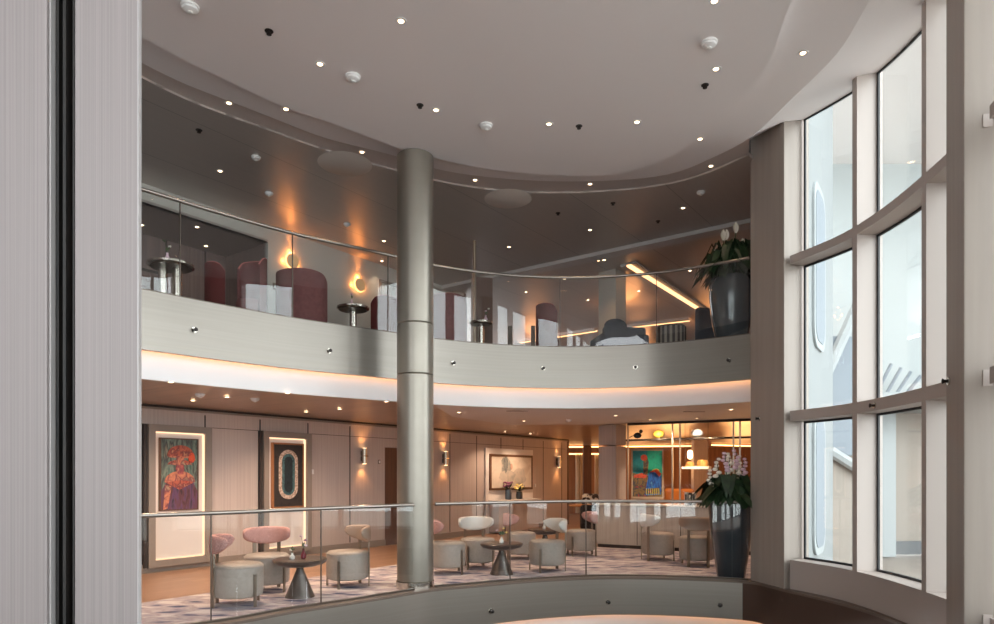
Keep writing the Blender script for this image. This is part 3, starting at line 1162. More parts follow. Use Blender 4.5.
# pale niche with a landscape picture and a ledge with flowers
nt_ = wall_thing('pale_wall_niche', 'pale surround framing the misty landscape on the back wall', 'wall panel', t_of(484), 0)
wN = t_of(532) - t_of(484)
MB().box((wN / 2, -.016, 1.075), (wN, .03, 2.15)).build('back_panel', 'niche_surround', nt_)
MB().box((.05, -.03, 1.075), (.1, .05, 2.15)).build('side_trim', 'niche_panel', nt_)
cs = thing('console_ledge', 'low console below the misty landscape on the back wall', 'console', (*wl(t_of(486), .03), 0), WANG)
MB().box((.95, -.20, .82), (1.9, .36, .04)).build('top', 'niche_panel', cs, .004)
MB().box((.95, -.18, .42), (1.8, .30, .76)).build('body', 'panel_wood', cs)
wP = t_of(531) - t_of(488)
L3 = [(ell(.62, .52, .22, .30, 22, jit=.15), 'p_mist'), (ell(.70, .30, .38, .16, 22, jit=.15), 'p_mist2'), (ell(1.25, .3, .28, .22, 22, jit=.2), 'p_mist2'), (ell(.6, .6, .09, .2, 18, jit=.2), 'p_mistdark'),
      (ell(.85, .55, .05, .08, 14), 'p_skin2')]
paint_mat('p_mist', [(122, 124, 120), (150, 148, 140), (184, 172, 158)], (5, 1, 5))
paint_mat('p_mist2', [(180, 172, 160), (196, 182, 168), (160, 156, 148)], (5, 1, 5))
paint_mat('p_mistdark', [(78, 86, 88), (130, 130, 126), (90, 96, 98)], (8, 1, 8))
paint_mat('p_skin2', [(200, 160, 140), (190, 150, 130)], (8, 1, 8))
artwork('misty grey landscape picture in a dark frame on the back wall', wP - .14, .80, 'p_pale', L3, 'frame_brown', .06, t_of(488) + .06, 1.14)


def sconce(t, label):
    r = wall_thing('wall_sconce', label, 'wall lamp', t - .13, 1.85, group=None)
    shd = MB().tube([(0, -.085, -.155), (0, -.085, .155)], .052, 20).build('shade', 'champagne_metal', r)
    MB().box((0, -.02, 0), (.05, .05, .2)).build('wall_bracket', 'dark_metal', r)
    MB().box((0, -.085, 0), (.107, .107, .018)).build('band', 'chrome', shd)
    for s in (1, -1):
        MB().lathe([(.0, 0), (.045, 0), (.045, .004), (0, .004)], 16, (0, -.085, .156 * s - .002)).build('lens', 'lamp_small', shd)
        lamp('SPOT', 'lamp_up' if s > 0 else 'lamp_down', r, (0, -.085, .175 * s), 10, (255, 176, 104), .03, 95, .8, s < 0)
    return r


sconce(t_of(366.5), 'slim up and down wall lamp between the oval artwork and the column')
sconce(t_of(446.8), 'slim up and down wall lamp just right of the round column')
sconce(t_of(559), 'slim up and down wall lamp at the far end of the panelled wall')
for t, z, lb in ((3.08, 1.53, 'square white switch plate right of the oval artwork'), (t_of(379), 1.74, 'narrow pale plate beside the brown door'),
                 (t_of(535), 1.18, 'small white switch at the lower right of the misty landscape')):
    o = wall_thing('wall_switch', lb, 'switch', t, z)
    MB().box((0, -.008, 0), (.09 if t < 4 else .06, .014, .09), 0).build('plate', 'switch_white' if t < 4 or t > 6 else 'taupe_trim', o, .003)
    MB().box((0, -.018, 0), (.03, .008, .05)).build('rocker', 'plastic_white', o)

# ------------------------------------------------------------------ upper lounge wall, alcove
uw = sempty('wall_upper_left', (UA[0], UA[1], ZD), WANG)
TA = -.743 * UK                       # the alcove opening ends here
HA = EYE + 3.79 * UK - ZD             # alcove height
Hw = HU - ZD
m = MB()
m.box(((TA + 4.5) / 2, .05, Hw / 2), (4.5 - TA, .1, Hw))
m.box(((TA - 9) / 2, .05, (HA + Hw) / 2), (9 + TA, .1, Hw - HA))
m.build('wall_surface', 'upper_wall_paint', uw)
AD = 1.27 * UK
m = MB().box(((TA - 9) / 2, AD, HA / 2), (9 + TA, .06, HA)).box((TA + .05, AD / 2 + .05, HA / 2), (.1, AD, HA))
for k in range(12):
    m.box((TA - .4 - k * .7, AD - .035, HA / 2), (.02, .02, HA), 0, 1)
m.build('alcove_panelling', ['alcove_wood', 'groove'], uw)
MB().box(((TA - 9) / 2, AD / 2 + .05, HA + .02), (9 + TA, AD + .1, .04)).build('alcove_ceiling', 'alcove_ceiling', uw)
d2 = sempty('door_2', (*wl(t_of(380, UA), 0, UA), ZD), WANG)
MB().box((.45, -.012, .98), (.86, .02, 1.92)).build('door_leaf', 'upper_wall_paint', d2, .004)
f = MB()
for c, s in (((.0, -.015, 1.0), (.05, .04, 2.0)), ((.9, -.015, 1.0), (.05, .04, 2.0)), ((.45, -.015, 1.99), (.95, .04, .05))):
    f.box(c, s)
f.build('door_frame', 'taupe_trim', d2)
o = wall_thing('wall_switch', 'small switch on the upper white wall beside the alcove', 'switch', t_of(274.5, UA), hz(275, 10.9), UA)
MB().box((0, -.01, 0), (.08, .016, .12)).build('plate', 'taupe_trim', o, .003)
MB().box((0, -.02, 0), (.03, .008, .05)).build('rocker', 'switch_white', o)
for x, y, lb in ((290, 262, 'round glowing disc lamp on the upper wall, nearer the alcove'), (357.5, 285.5, 'round glowing disc lamp on the upper wall, nearer the column')):
    t = t_of(x, UA)
    p = wl(t, 0, UA)
    r = wall_thing('disc_wall_lamp', lb, 'wall lamp', t, hz(y, p[1]), UA)
    q = [(0, -.01), (.10, -.01), (.145, -.02)]
    mm = MB()
    mm.tube([(0, -.07, 0), (0, -.078, 0), (0, -.095, 0), (0, -.10, 0)], [.122, .127, .122, .03], 36)
    mm.build('disc', 'disc_gold', r)
    MB().tube([(0, 0, 0), (0, -.07, 0)], .05, 16).build('wall_mount', 'dark_metal', r)
    MB().tube([(0, -.055, 0), (0, -.066, 0)], [.138, .138], 32).build('glow_ring', 'sconce_glow', r)
    lamp('POINT', 'lamp', r, (0, -.03, .16), 2.2, (255, 150, 70), .03)
    lamp('POINT', 'lamp', r, (-.15, -.03, -.02), 1.0, (255, 150, 70), .03)
    lamp('POINT', 'lamp', r, (.15, -.03, -.02), 1.0, (255, 150, 70), .03)
    lamp('SPOT', 'lamp', r, (0, -.06, .2), 12, (255, 150, 70), .03, 60, .9, False)
fr = wall_thing('picture_frame', 'dark empty looking picture frame inside the alcove at far left', 'picture', t_of(139, UA) + .3, ZD + .65, UA, off=-AD + .05)
MB().box((.35, -.01, .35), (.7, .02, .85)).build('picture', 'alcove_wood', fr)
f = MB()
for c, s in (((0, -.02, .35), (.04, .04, .9)), ((.7, -.02, .35), (.04, .04, .9)), ((.35, -.02, .79), (.74, .04, .04)), ((.35, -.02, -.09), (.74, .04, .04))):
    f.box(c, s)
f.build('frame', 'groove', fr)

# ------------------------------------------------------------------ square pillars beyond, far room shells
PX = [(2.165, 14.12), (2.475, 13.82), (2.745, 14.12), (2.435, 14.42)]
o = thing('square_pillar', 'square wood panelled pillar beside the shop glass on the lower deck', 'pillar', (2.455, 14.12, 0))
for z0, z1 in ((0, .9), (.91, 2.08), (2.10, ZL - .01)):
    MB().prism([(p[0] - 2.455, p[1] - 14.12) for p in PX], z0, z1).build('cladding', 'panel_wood', o)
o = MB().prism(PX, ZD - .02, HU).build('square_pillar', 'upper_wall_paint')
tag(o, 'pale square pillar on the upper deck behind the dark sofa', 'pillar')
sp = thing('pillar_spotlight', 'small spotlight washing the pale upper pillar', 'downlight', (2.02, 13.25, HU))
MB().lathe([(.03, -.02), (.04, 0)], 12).build('lens', 'lamp_small', sp)
lamp('SPOT', 'lamp', sp, (0, 0, -.03), 16, (255, 190, 130), .02, 60, .8, rot=(.42, 0, -.6))

struct(MB().box((4.9, 25.3, 1.3), (13, .2, 2.6)).build('wall_back', 'restaurant_wall'))
struct(MB().box((4.9, 25.3, 4.7), (13, .2, 2.6)).build('wall_upper_back', 'alcove_wood'))
struct(MB().prism([(3.95, 9.02), (4.05, 8.97), (11.5, 25.3), (11.4, 25.35)], -.06, HU).build('wall_right', 'panel_wood'))
struct(MB().prism([wl(-9.5), wl(-9.5, -.2), (-12.6, 2.0), (-12.6, -4.7), (-7.5, -4.7), (-7.5, -4.4), (-12.3, -4.4), (-12.3, 2.2)], -3.3, HU + .9).build('wall_behind', 'white_paint'))
struct(MB().prism([wl(4.5, 0, UA), wl(4.6, 0, UA), wl(4.6, -6, UA), wl(4.5, -6, UA)], ZD, HU).build('wall_upper_return', 'alcove_wood'))
struct(MB().prism([wl(-9.5, 0), wl(-9.5, -.1), wl(4.5, -2.2, UA), wl(4.5, -2.0, UA), wl(-9.5, .3)], ZL + .05, HU + .7).build('wall_upper_outer', 'white_paint') if False else
       MB().box((-12.6, 3, 3.0), (.2, 8, 7.4)).build('wall_far_left', 'white_paint'))

# upper deck: ceiling beam, coves of the far lounge
bm_ = MB()
dx, dy = beam1[0] - beam0[0], beam1[1] - beam0[1]
Lb = math.hypot(dx, dy)
ba = math.atan2(dy, dx)
bm_.box(((beam0[0] + beam1[0]) / 2, (beam0[1] + beam1[1]) / 2, HU - .03), (Lb + .6, .30, .08), ba)
struct(bm_.build('trim_6', 'soffit_paint'))


def cove(p0, p1, name, label):
    """a strip light lying in a shallow tray at the ceiling"""
    dx, dy = p1[0] - p0[0], p1[1] - p0[1]
    L = math.hypot(dx, dy)
    a = math.atan2(dy, dx)
    o = thing(name, label, 'strip light', (*p0, HU), a)
    MB().box((L / 2, 0, -.015), (L, .34, .03)).build('tray', 'soffit_paint', o)
    MB().box((L / 2, .10, -.045), (L, .12, .03)).build('tray_edge', 'soffit_paint', o)
    MB().box((L / 2, -.01, -.05), (L - .05, .09, .035)).build('light_strip', 'led_warm', o)



cove(pz(628, 263, HU), pz(709, 314, HU), 'cove_light', 'long slanting warm strip light in the upper lounge ceiling left of the planter')
cove(pz(690, 318.5, HU), pz(626, 326, HU), 'cove_light', 'short warm strip light in the upper ceiling, right of the pale pillar')
cove(pz(597, 329, HU), pz(520, 341, HU), 'cove_light', 'warm strip light in the upper ceiling, left of the pale pillar')
cove(pz(690, 343, HU), pz(600, 348, HU), 'cove_light', 'farthest warm strip light low behind the striped pouf')

# ------------------------------------------------------------------ shop partition and counter
cb0, cb1 = (2.02, 13.52), (4.9, 11.99)
dx, dy = cb1[0] - cb0[0], cb1[1] - cb0[1]
Lc = math.hypot(dx, dy)
ca_ = math.atan2(dy, dx)
ct = thing('shop_counter', 'long low counter with pale panels below the shop glass', 'counter', (*cb0, 0), ca_)
MB().box((Lc / 2, .18, .46), (Lc, .34, .78)).build('body', 'counter_panel', ct)
MB().box((Lc / 2, .20, .035), (Lc - .04, .30, .07)).build('plinth', 'groove', ct)
MB().box((Lc / 2, .17, .872), (Lc + .02, .40, .03)).build('top', 'counter_top', ct, .004)
for k in range(1, 5):
    MB().box((k * .85, .008, .46), (.012, .006, .76)).build('panel_joint', 'groove', ct)


def on_part(x, off=.2):
    """distance along the counter of photo column x at depth off behind its front"""
    k = (x - CX) / F
    bx, by = cb0[0] - math.sin(ca_) * off, cb0[1] + math.cos(ca_) * off
    return (k * by - bx) / (math.cos(ca_) - k * math.sin(ca_))


sg = thing('glass_partition', 'glass shop partition with slim posts standing on the counter', 'partition', (*cb0, .888), ca_)
hP = ZL - .89
posts = [on_part(x) for x in (628, 672.5, 680, 733.5, 740)]
for s in posts:
    MB().box((s, .2, hP / 2 - .01), (.028, .035, hP - .02)).build('post', 'champagne_metal', sg)
MB().box((Lc / 2 + .25, .2, hP - .03), (Lc - .7, .05, .05)).build('top_rail', 'groove', sg)
for a, b in ((posts[0], posts[1]), (posts[2], posts[3]), (posts[4], Lc - .2)):
    MB().box(((a + b) / 2, .2, hP / 2), (b - a - .03, .010, hP - .06)).build('glass_pane', 'partition_glass', sg)
s0 = on_part(626, .3)
pt = hz(439.5, 13.2) - .888
MB().tube([(s0, .3, pt), (Lc - .2, .3, pt)], .022, 10).build('hanging_rail', 'dark_metal', sg)


def counter_pt(x, off, z):
    s = on_part(x, off)
    return (cb0[0] + math.cos(ca_) * s - math.sin(ca_) * off, cb0[1] + math.sin(ca_) * s + math.cos(ca_) * off, z)


rz_ = .888 + pt + .022
p = counter_pt(637.5, .3, rz_)
b = thing('bird_ornament', 'small dark bird shaped ornament on the rail above the teal painting', 'ornament', p, ca_)
MB().sphere((0, 0, .07), .07, 0, 12, 1.2, .7, .9).build('body', 'vase_black', b)
MB().sphere((.07, 0, .15), .04, 0, 10).build('head', 'vase_black', b)
MB().add([(-.05, -.02, .09), (-.05, .02, .09), (-.17, .0, .02), (-.16, 0, .05)], [(0, 1, 2), (0, 2, 3), (1, 3, 2), (0, 3, 1)]).build('tail', 'vase_black', b)
for x, mname, lb in ((659, 'ball_yellow', 'yellow ball ornament on the rail above the teal painting'), (697, 'ball_grey', 'grey ball ornament on the rail above the hanging shelf')):
    p = counter_pt(x, .3, rz_)
    b = thing('ball_ornament', lb, 'ornament', p, ca_)
    MB().sphere((0, 0, .085), .1, 0, 16, 1.15, 1, .85).build('ball', mname, b)
    MB().lathe([(.05, 0), (.05, .012), (.03, .02)], 12).build('base', 'dark_metal', b)

for i, (x, off) in enumerate(((650, -.45), (697, -.35))):  # added fill spots that brighten the teal painting and hanging shelf
    p = counter_pt(x, off, ZL - .013)
    o = thing('downlight', ('left' if i == 0 else 'right') + ' of two added fill downlights in front of the shop glass', 'ceiling light', p)
    MB().lathe([(.02, -.003), (.04, -.005), (.044, 0)], 16, caps=False).build('trim_ring', 'plastic_white', o)
    MB().lathe([(0, -.003), (.02, -.003)], 14).build('lens', 'lamp_small', o)
    lamp('SPOT', 'lamp', o, (0, 0, -.03), 190, (255, 226, 196), .03, 70, .6, rot=(.85, 0, ca_))
# hanging shelf with two straw hats and a candle lamp
p = counter_pt(696.5, .45, hz(469, 12.8))
sh = thing('hanging_shelf', 'white shelf hanging on thin wires behind the shop glass', 'shelf', p, ca_)
MB().box((0, 0, .025), (.52, .26, .05)).build('board', 'counter_top', sh, .004)
for sx in (-.22, .22):
    MB().tube([(sx, 0, .05), (sx, 0, ZL - p[2])], .004, 6).build('wire', 'chrome', sh)
for dxx, r, lb in ((-.125, .10, 'smaller straw hat on the hanging shelf'), (.115, .13, 'larger straw hat on the hanging shelf')):
    q = (p[0] + math.cos(ca_) * dxx, p[1] + math.sin(ca_) * dxx, p[2] + .05)
    h_ = thing('straw_hat', lb, 'hat', q, ca_, None)
    MB().lathe([(0, .001), (r, .001), (r, .012), (r * .72, .02)], 20).build('brim', 'straw', h_)
    MB().lathe([(r * .8, .015), (r * .78, r * .7), (r * .6, r * .95), (r * .2, r * 1.02), (0, r * 1.0)], 20).build('crown', 'straw', h_)
p = (*pd(690, 14.6), 1.30)
# books and boxes on the counter
for x, mm_, hh, lb in ((686.5, 'book_white', .25, 'white booklet standing on the counter, left of three'), (690.5, 'book_black', .24, 'black booklet standing on the counter between two white ones'),
                       (694.5, 'book_white', .25, 'white booklet standing on the counter, right of three')):
    p = counter_pt(x, .1, .887)
    b = thing('booklet', lb, 'book', p, ca_, None)
    MB().box((0, 0, hh / 2), (.055, .13, hh)).build('pages', mm_, b, .003)
    MB().box((0, -.067, hh * .6), (.035, .003, hh * .5)).build('cover_print', 'book_black' if mm_ == 'book_white' else 'book_white', b)

# the teal painting, on an easel-like stand behind the glass
d = 14.9
p0, p1 = pd(631, d), pd(663, d)
art_w = p1[0] - p0[0]
zb = hz(498, d)
w, h = art_w - .06, hz(449.5, d) - zb - .06
L4 = [([(0, h * .45), (w * .5, h * .45), (w * .5, h), (0, h)], 'p_turq'), ([(w * .5, h * .3), (w, h * .3), (w, h), (w * .5, h)], 'p_green'),
      ([(0, 0), (w, 0), (w, h * .4), (0, h * .52)], 'p_mixdark'), ([(.02, h * .46), (w * .3, h * .52), (w * .5, h * .46), (w * .4, h * .40), (.03, h * .42)], 'p_red'),
      ([(w * .4, .03), (w * .96, .05), (w * .98, h * .45), (w * .8, h * .58), (w * .55, h * .52)], 'p_blue'),
      ([(w * .36, h * .48), (w * .5, h * .48), (w * .54, h * .75), (w * .5, h * .86), (w * .36, h * .8)], 'p_mixdark'),
      (ell(w * .38, h * .85, w * .11, h * .07), 'p_red'), (ell(w * .78, h * .57, w * .12, h * .04), 'p_yellow'), ([(w * .55, h * .53), (w * .8, h * .6), (w * .98, h * .5), (w * .9, h * .44), (w * .75, h * .54)], 'p_red'),
      ([(w * .42, .06), (w * .92, .07), (w * .9, h * .2), (w * .44, h * .17)], 'p_mixdark')]
for k in range(7):
    x_ = w * (.45 + .07 * k)
    L4.append(([(x_, .05), (x_ + .012, .05), (x_ + .012, h * .18), (x_, h * .18)], 'p_yellow'))
artwork('bright teal and blue figure painting behind the shop glass', w, h, 'p_turq', L4, 'frame_light_wood', .03, place=(p0[0] + .03, p0[1], zb + .03), rz=0)
e_ = thing('easel_stand', 'slim wooden stand carrying the teal painting behind the glass', 'easel', (p0[0] + art_w / 2, d + .06, 0))
for sx in (-.25, .25):
    MB().tube([(sx * 1.1, .0, 0), (sx, -.03, zb + h)], .018, 8).build('leg', 'frame_light_wood', e_)
MB().tube([(0, .5, 0), (0, .02, zb + h * .8)], .018, 8).build('leg', 'frame_light_wood', e_)
MB().box((0, -.06, zb - .015), (art_w, .08, .03)).build('ledge', 'frame_light_wood', e_)

# far restaurant furniture
def armchair(label, loc, rz, m1, w=.62, hb=.9, cat='armchair', group=None, name='armchair'):
    r = thing(name, label, cat, loc, rz, group)
    MB().box((0, 0, .31), (w, .6, .26)).build('seat', m1, r, .05)
    MB().box((0, .27, hb / 2 + .15), (w, .14, hb - .3)).build('backrest', m1, r, .06)
    for s in (-1, 1):
        MB().box((s * (w / 2 - .04), 0, .42), (.10, .58, .36)).build('armrest', m1, r, .04)
    for sx in (-1, 1):
        for sy in (-1, 1):
            MB().box((sx * (w / 2 - .06), sy * .24, .09), (.04, .04, .19)).build('leg', 'dark_metal', r)
    return r


def rtable(label, loc, r0, hgt, mtop, mleg, group=None):
    r = thing('round_table', label, 'table', loc, 0, group)
    MB().lathe([(r0 - .02, hgt - .035), (r0, hgt - .02), (r0, hgt), (0, hgt)], 28).build('tabletop', mtop, r)
    MB().lathe([(.04, .02), (.04, hgt - .034)], 14).build('pedestal', mleg, r)
    MB().lathe([(.22, 0), (.22, .012), (.05, .03)], 24).build('base', mleg, r)
    return r


armchair('black and white patterned armchair beyond the open doorway', (*pd(597, 17.5), 0), 2.6, 'pattern_fabric', .62, .98)
rtable('small wooden table in front of the patterned armchair', (*pd(583, 16.6), 0), .36, .72, 'orange_fabric', 'dark_metal')
armchair('dark low armchair beyond the open doorway, by the small wooden table', (*pd(594, 15.6), 0), 2.9, 'dark_fabric', .58, .78)
armchair('orange armchair behind the shop glass, right of the teal painting', (*pd(684, 17.2), 0), 2.4, 'orange_fabric', .8, 1.12)
rtable('round table behind the shop glass beside the orange armchair', (*pd(674, 15.9), 0), .42, .8, 'orange_fabric', 'dark_metal')
cl = thing('candle_lamp', 'small glowing candle lamp hanging left of the straw hats', 'lamp', (*pd(690, 15.4), hz(459, 15.4)))
MB().lathe([(.02, 0), (.055, .03), (.06, .14), (.035, .2), (0, .2)], 14).build('shade', 'candle_glow', cl)
MB().tube([(0, 0, .2), (0, 0, ZL - cl.location[2])], .006, 6).build('cord', 'dark_metal', cl)
o = MB().prism([pd(694, 18.2), pd(708, 18.2), (pd(708, 18.2)[0] + .1, 18.8), (pd(694, 18.2)[0] + .1, 18.8)], 0, ZL).build('square_pillar', 'panel_wood')
tag(o, 'dark square pillar inside the restaurant behind the straw hats', 'pillar')
for x0, x1, lb in ((575.5, 583, 'cream curtain hanging by the far doorway, nearer the panelled wall'), (595, 599, 'cream curtain hanging behind the patterned armchair')):
    a, b_ = pd(x0, 24.6), pd(x1, 24.6)
    mm = MB()
    nn = 14
    wdt = b_[0] - a[0]
    mm.grid(lambda i, j: (a[0] + wdt * i / nn, 24.6 + .05 * math.sin(i * 1.9), .05 + 2.2 * j), nn + 1, 2)
    o = mm.build('curtain', 'curtain_cream')
    so = o.modifiers.new('thickness', 'SOLIDIFY')
    so.thickness = .02
    tag(o, lb, 'curtain')
for x, lb in ((587, 'dark wood column between the cream curtains in the restaurant'),):
    o = MB().box((*pd(x, 23.5), 1.25), (.28, .28, 2.5)).build('wood_post', 'door_wood')
    tag(o, lb, 'post')


def room_strip(p0, p1, z, label):
    dx, dy = p1[0] - p0[0], p1[1] - p0[1]
    L = math.hypot(dx, dy)
    o = thing('strip_light', label, 'strip light', (*p0, z), math.atan2(dy, dx))
    MB().box((L / 2, 0, 0), (L, .05, .035)).build('light_strip', 'led_room', o)
    MB().box((L / 2, .05, .01), (L, .05, .09)).build('housing', 'frame_copper', o)


zr = ZL - .06
room_strip(pz(566, 447, zr), pz(692, 446, zr), zr, 'upper long warm strip light under the restaurant ceiling')
room_strip((2.4, 24.6), (4.1, 24.6), 2.25, 'lower warm strip light on the far wall left of the panelled pillar')
room_strip(pz(712, 445, zr), pz(752, 446, zr), zr, 'warm strip light under the restaurant ceiling right of the hats')
for i, (x, y) in enumerate(((5.3, 19.5), (7.2, 19), (4.8, 22.5), (8.2, 22.5), (4.2, 16.6), (5.6, 15.4))):
    lamp('POINT', 'restaurant_fill', None, (x, y, 1.75), 34, (255, 184, 116), .5)  # fill without fittings, added to brighten and warm the restaurant

for x, y in ((3.2, 16.5), (6.0, 18.5), (4.6, 21.5), (1.2, 20.5), (7.2, 15.8)):
    lamp('POINT', 'upper_lounge_fill', None, (x, y, HU - .35), 26, (255, 170, 104), .4)  # warm fill added for the far upper lounge, no fitting behind it

# ------------------------------------------------------------------ ceiling fittings
trim_me = MB().lathe([(.028, -.003), (.05, -.005), (.054, .0)], 20, caps=False).mesh('trim_ring', 'plastic_white')
lens_me = MB().lathe([(0, -.003), (.027, -.003), (.027, .0)], 18).mesh('lens', 'lamp_warm')


def downlight(x, y, h, label, group=None, power=0., spot=80, col=(255, 220, 186)):
    px_, py_ = pz(x, y, h)
    o = thing('downlight', label, 'ceiling light', (px_, py_, h), 0, group)
    shared('lens', lens_me, shared('trim_ring', trim_me, o))
    if power:
        lamp('SPOT', 'lamp', o, (0, 0, -.02), power, col, .03, spot, .7)
    return o


def series(pts, h, text, group, power, spot=80):
    pts = sorted(pts)
    for i, (x, y) in enumerate(pts):
        downlight(x, y, h, '%s small downlight from the left %s' % (ORD[i], text), group, power, spot)


series([(401, 21), (320, 64), (436, 110), (549, 124), (637, 122), (716, 69), (714.5, 1)], HC, 'in the main round ceiling', None, 9)
series([(286, 109), (803, 53), (700, 139)], HR1, 'on the inner step of the round ceiling', None, 6)
series([(229, 103), (362, 152), (475, 180), (590, 184), (711, 166)], HR2, 'on the outer ring of the round ceiling', None, 12)
series([(220, 171), (384, 241), (382, 261), (509, 247), (590, 230), (683, 208), (604, 260), (564.6, 279), (638.7, 291), (588, 300), (526, 292), (690, 270.6)],
       HU, 'in the dark upper lounge ceiling', None, 14)
series([(141.5, 225), (197, 227), (206, 246)], EYE + 3.79 * UK, 'in the alcove ceiling', None, 5)
series([(171, 382), (227, 397), (193, 400.6), (287.5, 393), (306, 411.8), (339.6, 409), (386.5, 401.5), (459, 412.4), (524, 421), (505, 431.8), (530.5, 434), (615.7, 415.6), (731, 409.5)],
       ZL - .013, 'in the lower lounge ceiling', None, 75, 130)

det = MB().lathe([(0, -.055), (.04, -.052), (.064, -.038), (.068, -.022), (.078, -.016), (.078, 0)], 24).mesh('dome', 'plastic_white')
cap = MB().lathe([(0, -.066), (.022, -.063), (.028, -.05)], 16).mesh('sensor', 'switch_white')
for x, y, h, lb in ((190, 6, HC, 'white round smoke detector at the upper left of the main ceiling'), (353, 76, HC, 'white round smoke detector above the round column in the main ceiling'),
                    (486, 125, HC, 'white round smoke detector near the middle of the main ceiling'), (709, 42, HC, 'white round smoke detector at the right of the main ceiling'),
                    (256, 157, HU, 'white flat detector in the upper lounge ceiling, leftmost'), (269, 193, HU, 'small white detector in the upper ceiling above the left glass lamp'),
                    (347, 224, HU, 'small grey detector in the upper ceiling above the right disc lamp'), (701, 192, HU, 'white detector in the upper ceiling near the tall pillar'),
                    (200, 394, ZL, 'white detector in the lower ceiling, left one of two'), (255, 398.5, ZL, 'white detector in the lower ceiling, right one of two'),
                    (568.6, 419.6, ZL - .012, 'white detector in the lower ceiling left of the panelled pillar')):
    o = thing('smoke_detector', lb, 'smoke detector', (*pz(x, y, h), h))
    shared('sensor', cap, shared('dome', det, o))
    if h != HC:
        o.scale = (.8, .8, .8)
spk = MB().lathe([(.04, -.004), (.04, 0)], 14).mesh('plate', 'sprinkler')
spn = MB().lathe([(.0, -.034), (.024, -.033), (.024, -.028), (.01, -.026), (.01, 0)], 12).mesh('nozzle', 'sprinkler')
for x, y, h, lb in ((269, 31, HC, 'dark sprinkler head at the left of the main ceiling'), (420, 105, HC, 'dark sprinkler head above the round column in the main ceiling'),
                    (579, 126, HC, 'dark sprinkler head in the middle of the main ceiling'), (705, 85, HC, 'dark sprinkler head at the right of the main ceiling'),
                    (199, 130, HU, 'dark sprinkler head in the upper lounge ceiling, leftmost'), (558, 213, HU, 'dark sprinkler head in the upper lounge ceiling, left of a middle pair'),
                    (613, 203, HU, 'dark sprinkler head in the upper lounge ceiling, right of a middle pair'), (658, 221, HU, 'dark sprinkler head in the upper ceiling near the pale beam')):
    o = thing('ceiling_sprinkler', lb, 'sprinkler', (*pz(x, y, h), h))
    shared('nozzle', spn, shared('plate', spk, o))
for x, y, lb in ((508, 199, 'large pale round disc in the upper lounge ceiling right of the column'), (345, 164, 'large pale round disc in the upper lounge ceiling left of the column')):
    o = thing('ceiling_disc', lb, 'ceiling panel', (*pz(x, y, HU), HU))
    MB().lathe([(0, -.004), (.36, -.004), (.37, 0)], 40).build('disc', 'disc_paint', o)
for x, y, lb in ((517, 411, 'thin dark air slot in the lower ceiling right of the column'), (694, 411.6, 'thin dark air slot in the lower ceiling above the shop glass')):
    o = MB().box((0, 0, -.004), (.35, .05, .008)).build('air_slot', 'taupe_trim', None, 0, 0, (*pz(x, y, ZL - .013), ZL - .012))
    tag(o, lb, 'air vent')

# ------------------------------------------------------------------ lower lounge chairs
def seat_mesh():
    prof = [(0, .10), (.235, .10), (.262, .112), (.272, .135), (.275, .20), (.275, .41), (.270, .44), (.25, .463), (.20, .472), (0, .476)]
    m = MB().lathe(prof, 40)
    m.tube([(.2775 * math.cos(2 * PI * i / 40), .2775 * math.sin(2 * PI * i / 40), .437) for i in range(41)], .0035, 6)
    return m


def back_mesh(r=.262, th=.075):
    nu, nv = 29, 16
    A = math.radians(76)

    def fn(i, j):
        a = -A + 2 * A * i / (nu - 1)
        k = abs(a) / A
        end = max(1 - k ** 9, .0) ** .5
        top_ = .80 - .015 * k
        bot = .57 + .085 * k ** 1.8
        cz_, hz_ = (top_ + bot) / 2, (top_ - bot) / 2 * max(end, .12)
        t = 2 * PI * j / (nv - 1)
        ct_, st_ = math.cos(t), math.sin(t)
        e = .55
        u = math.copysign(abs(ct_) ** e, ct_) * th / 2 * max(end, .2)
        v = math.copysign(abs(st_) ** e, st_) * hz_
        rr = r + u + .02 * k
        return (rr * math.sin(a), rr * math.cos(a) - .0, cz_ + v)
    m = MB().grid(fn, nu, nv)
    o = 0
    m.f.append(([j for j in range(nv - 1)], 0, False))
    m.f.append(([(nu - 1) * nv + j for j in range(nv - 1)][::-1], 0, False))
    return m


seat_me = seat_mesh().mesh('seat', 'leather_grey')
back_me = {k: back_mesh().mesh('backrest', v) for k, v in (('pink', 'boucle_pink'), ('white', 'leather_white'), ('tan', 'leather_tan'))}


def leg_me(front):
    m = MB()
    if front:
        m.box((0, 0, .18), (.034, .012, .36))
    else:
        m.box((0, 0, .31), (.046, .014, .62))
    return m.mesh('leg', 'leg_metal')


leg_f, leg_r = leg_me(True), leg_me(False)


def lounge_chair(label, x, z_d, face, kind):
    """face: heading of the sitter, degrees clockwise from straight away from the camera"""
    X, Y = pd(x, z_d)
    r = thing('lounge_chair', label, 'chair', (X, Y, .006), -math.radians(face) + PI, 'drum seat lounge chairs')
    shared('seat', seat_me, r)
    shared('backrest', back_me[kind], r)
    for a, me in ((135, leg_f), (-135, leg_f), (32, leg_r), (-32, leg_r)):
        q = math.radians(a)
        l = shared('leg', me, r, (.283 * math.sin(q), .283 * math.cos(q), 0))
        l.rotation_euler = (0, 0, -q)
    return r


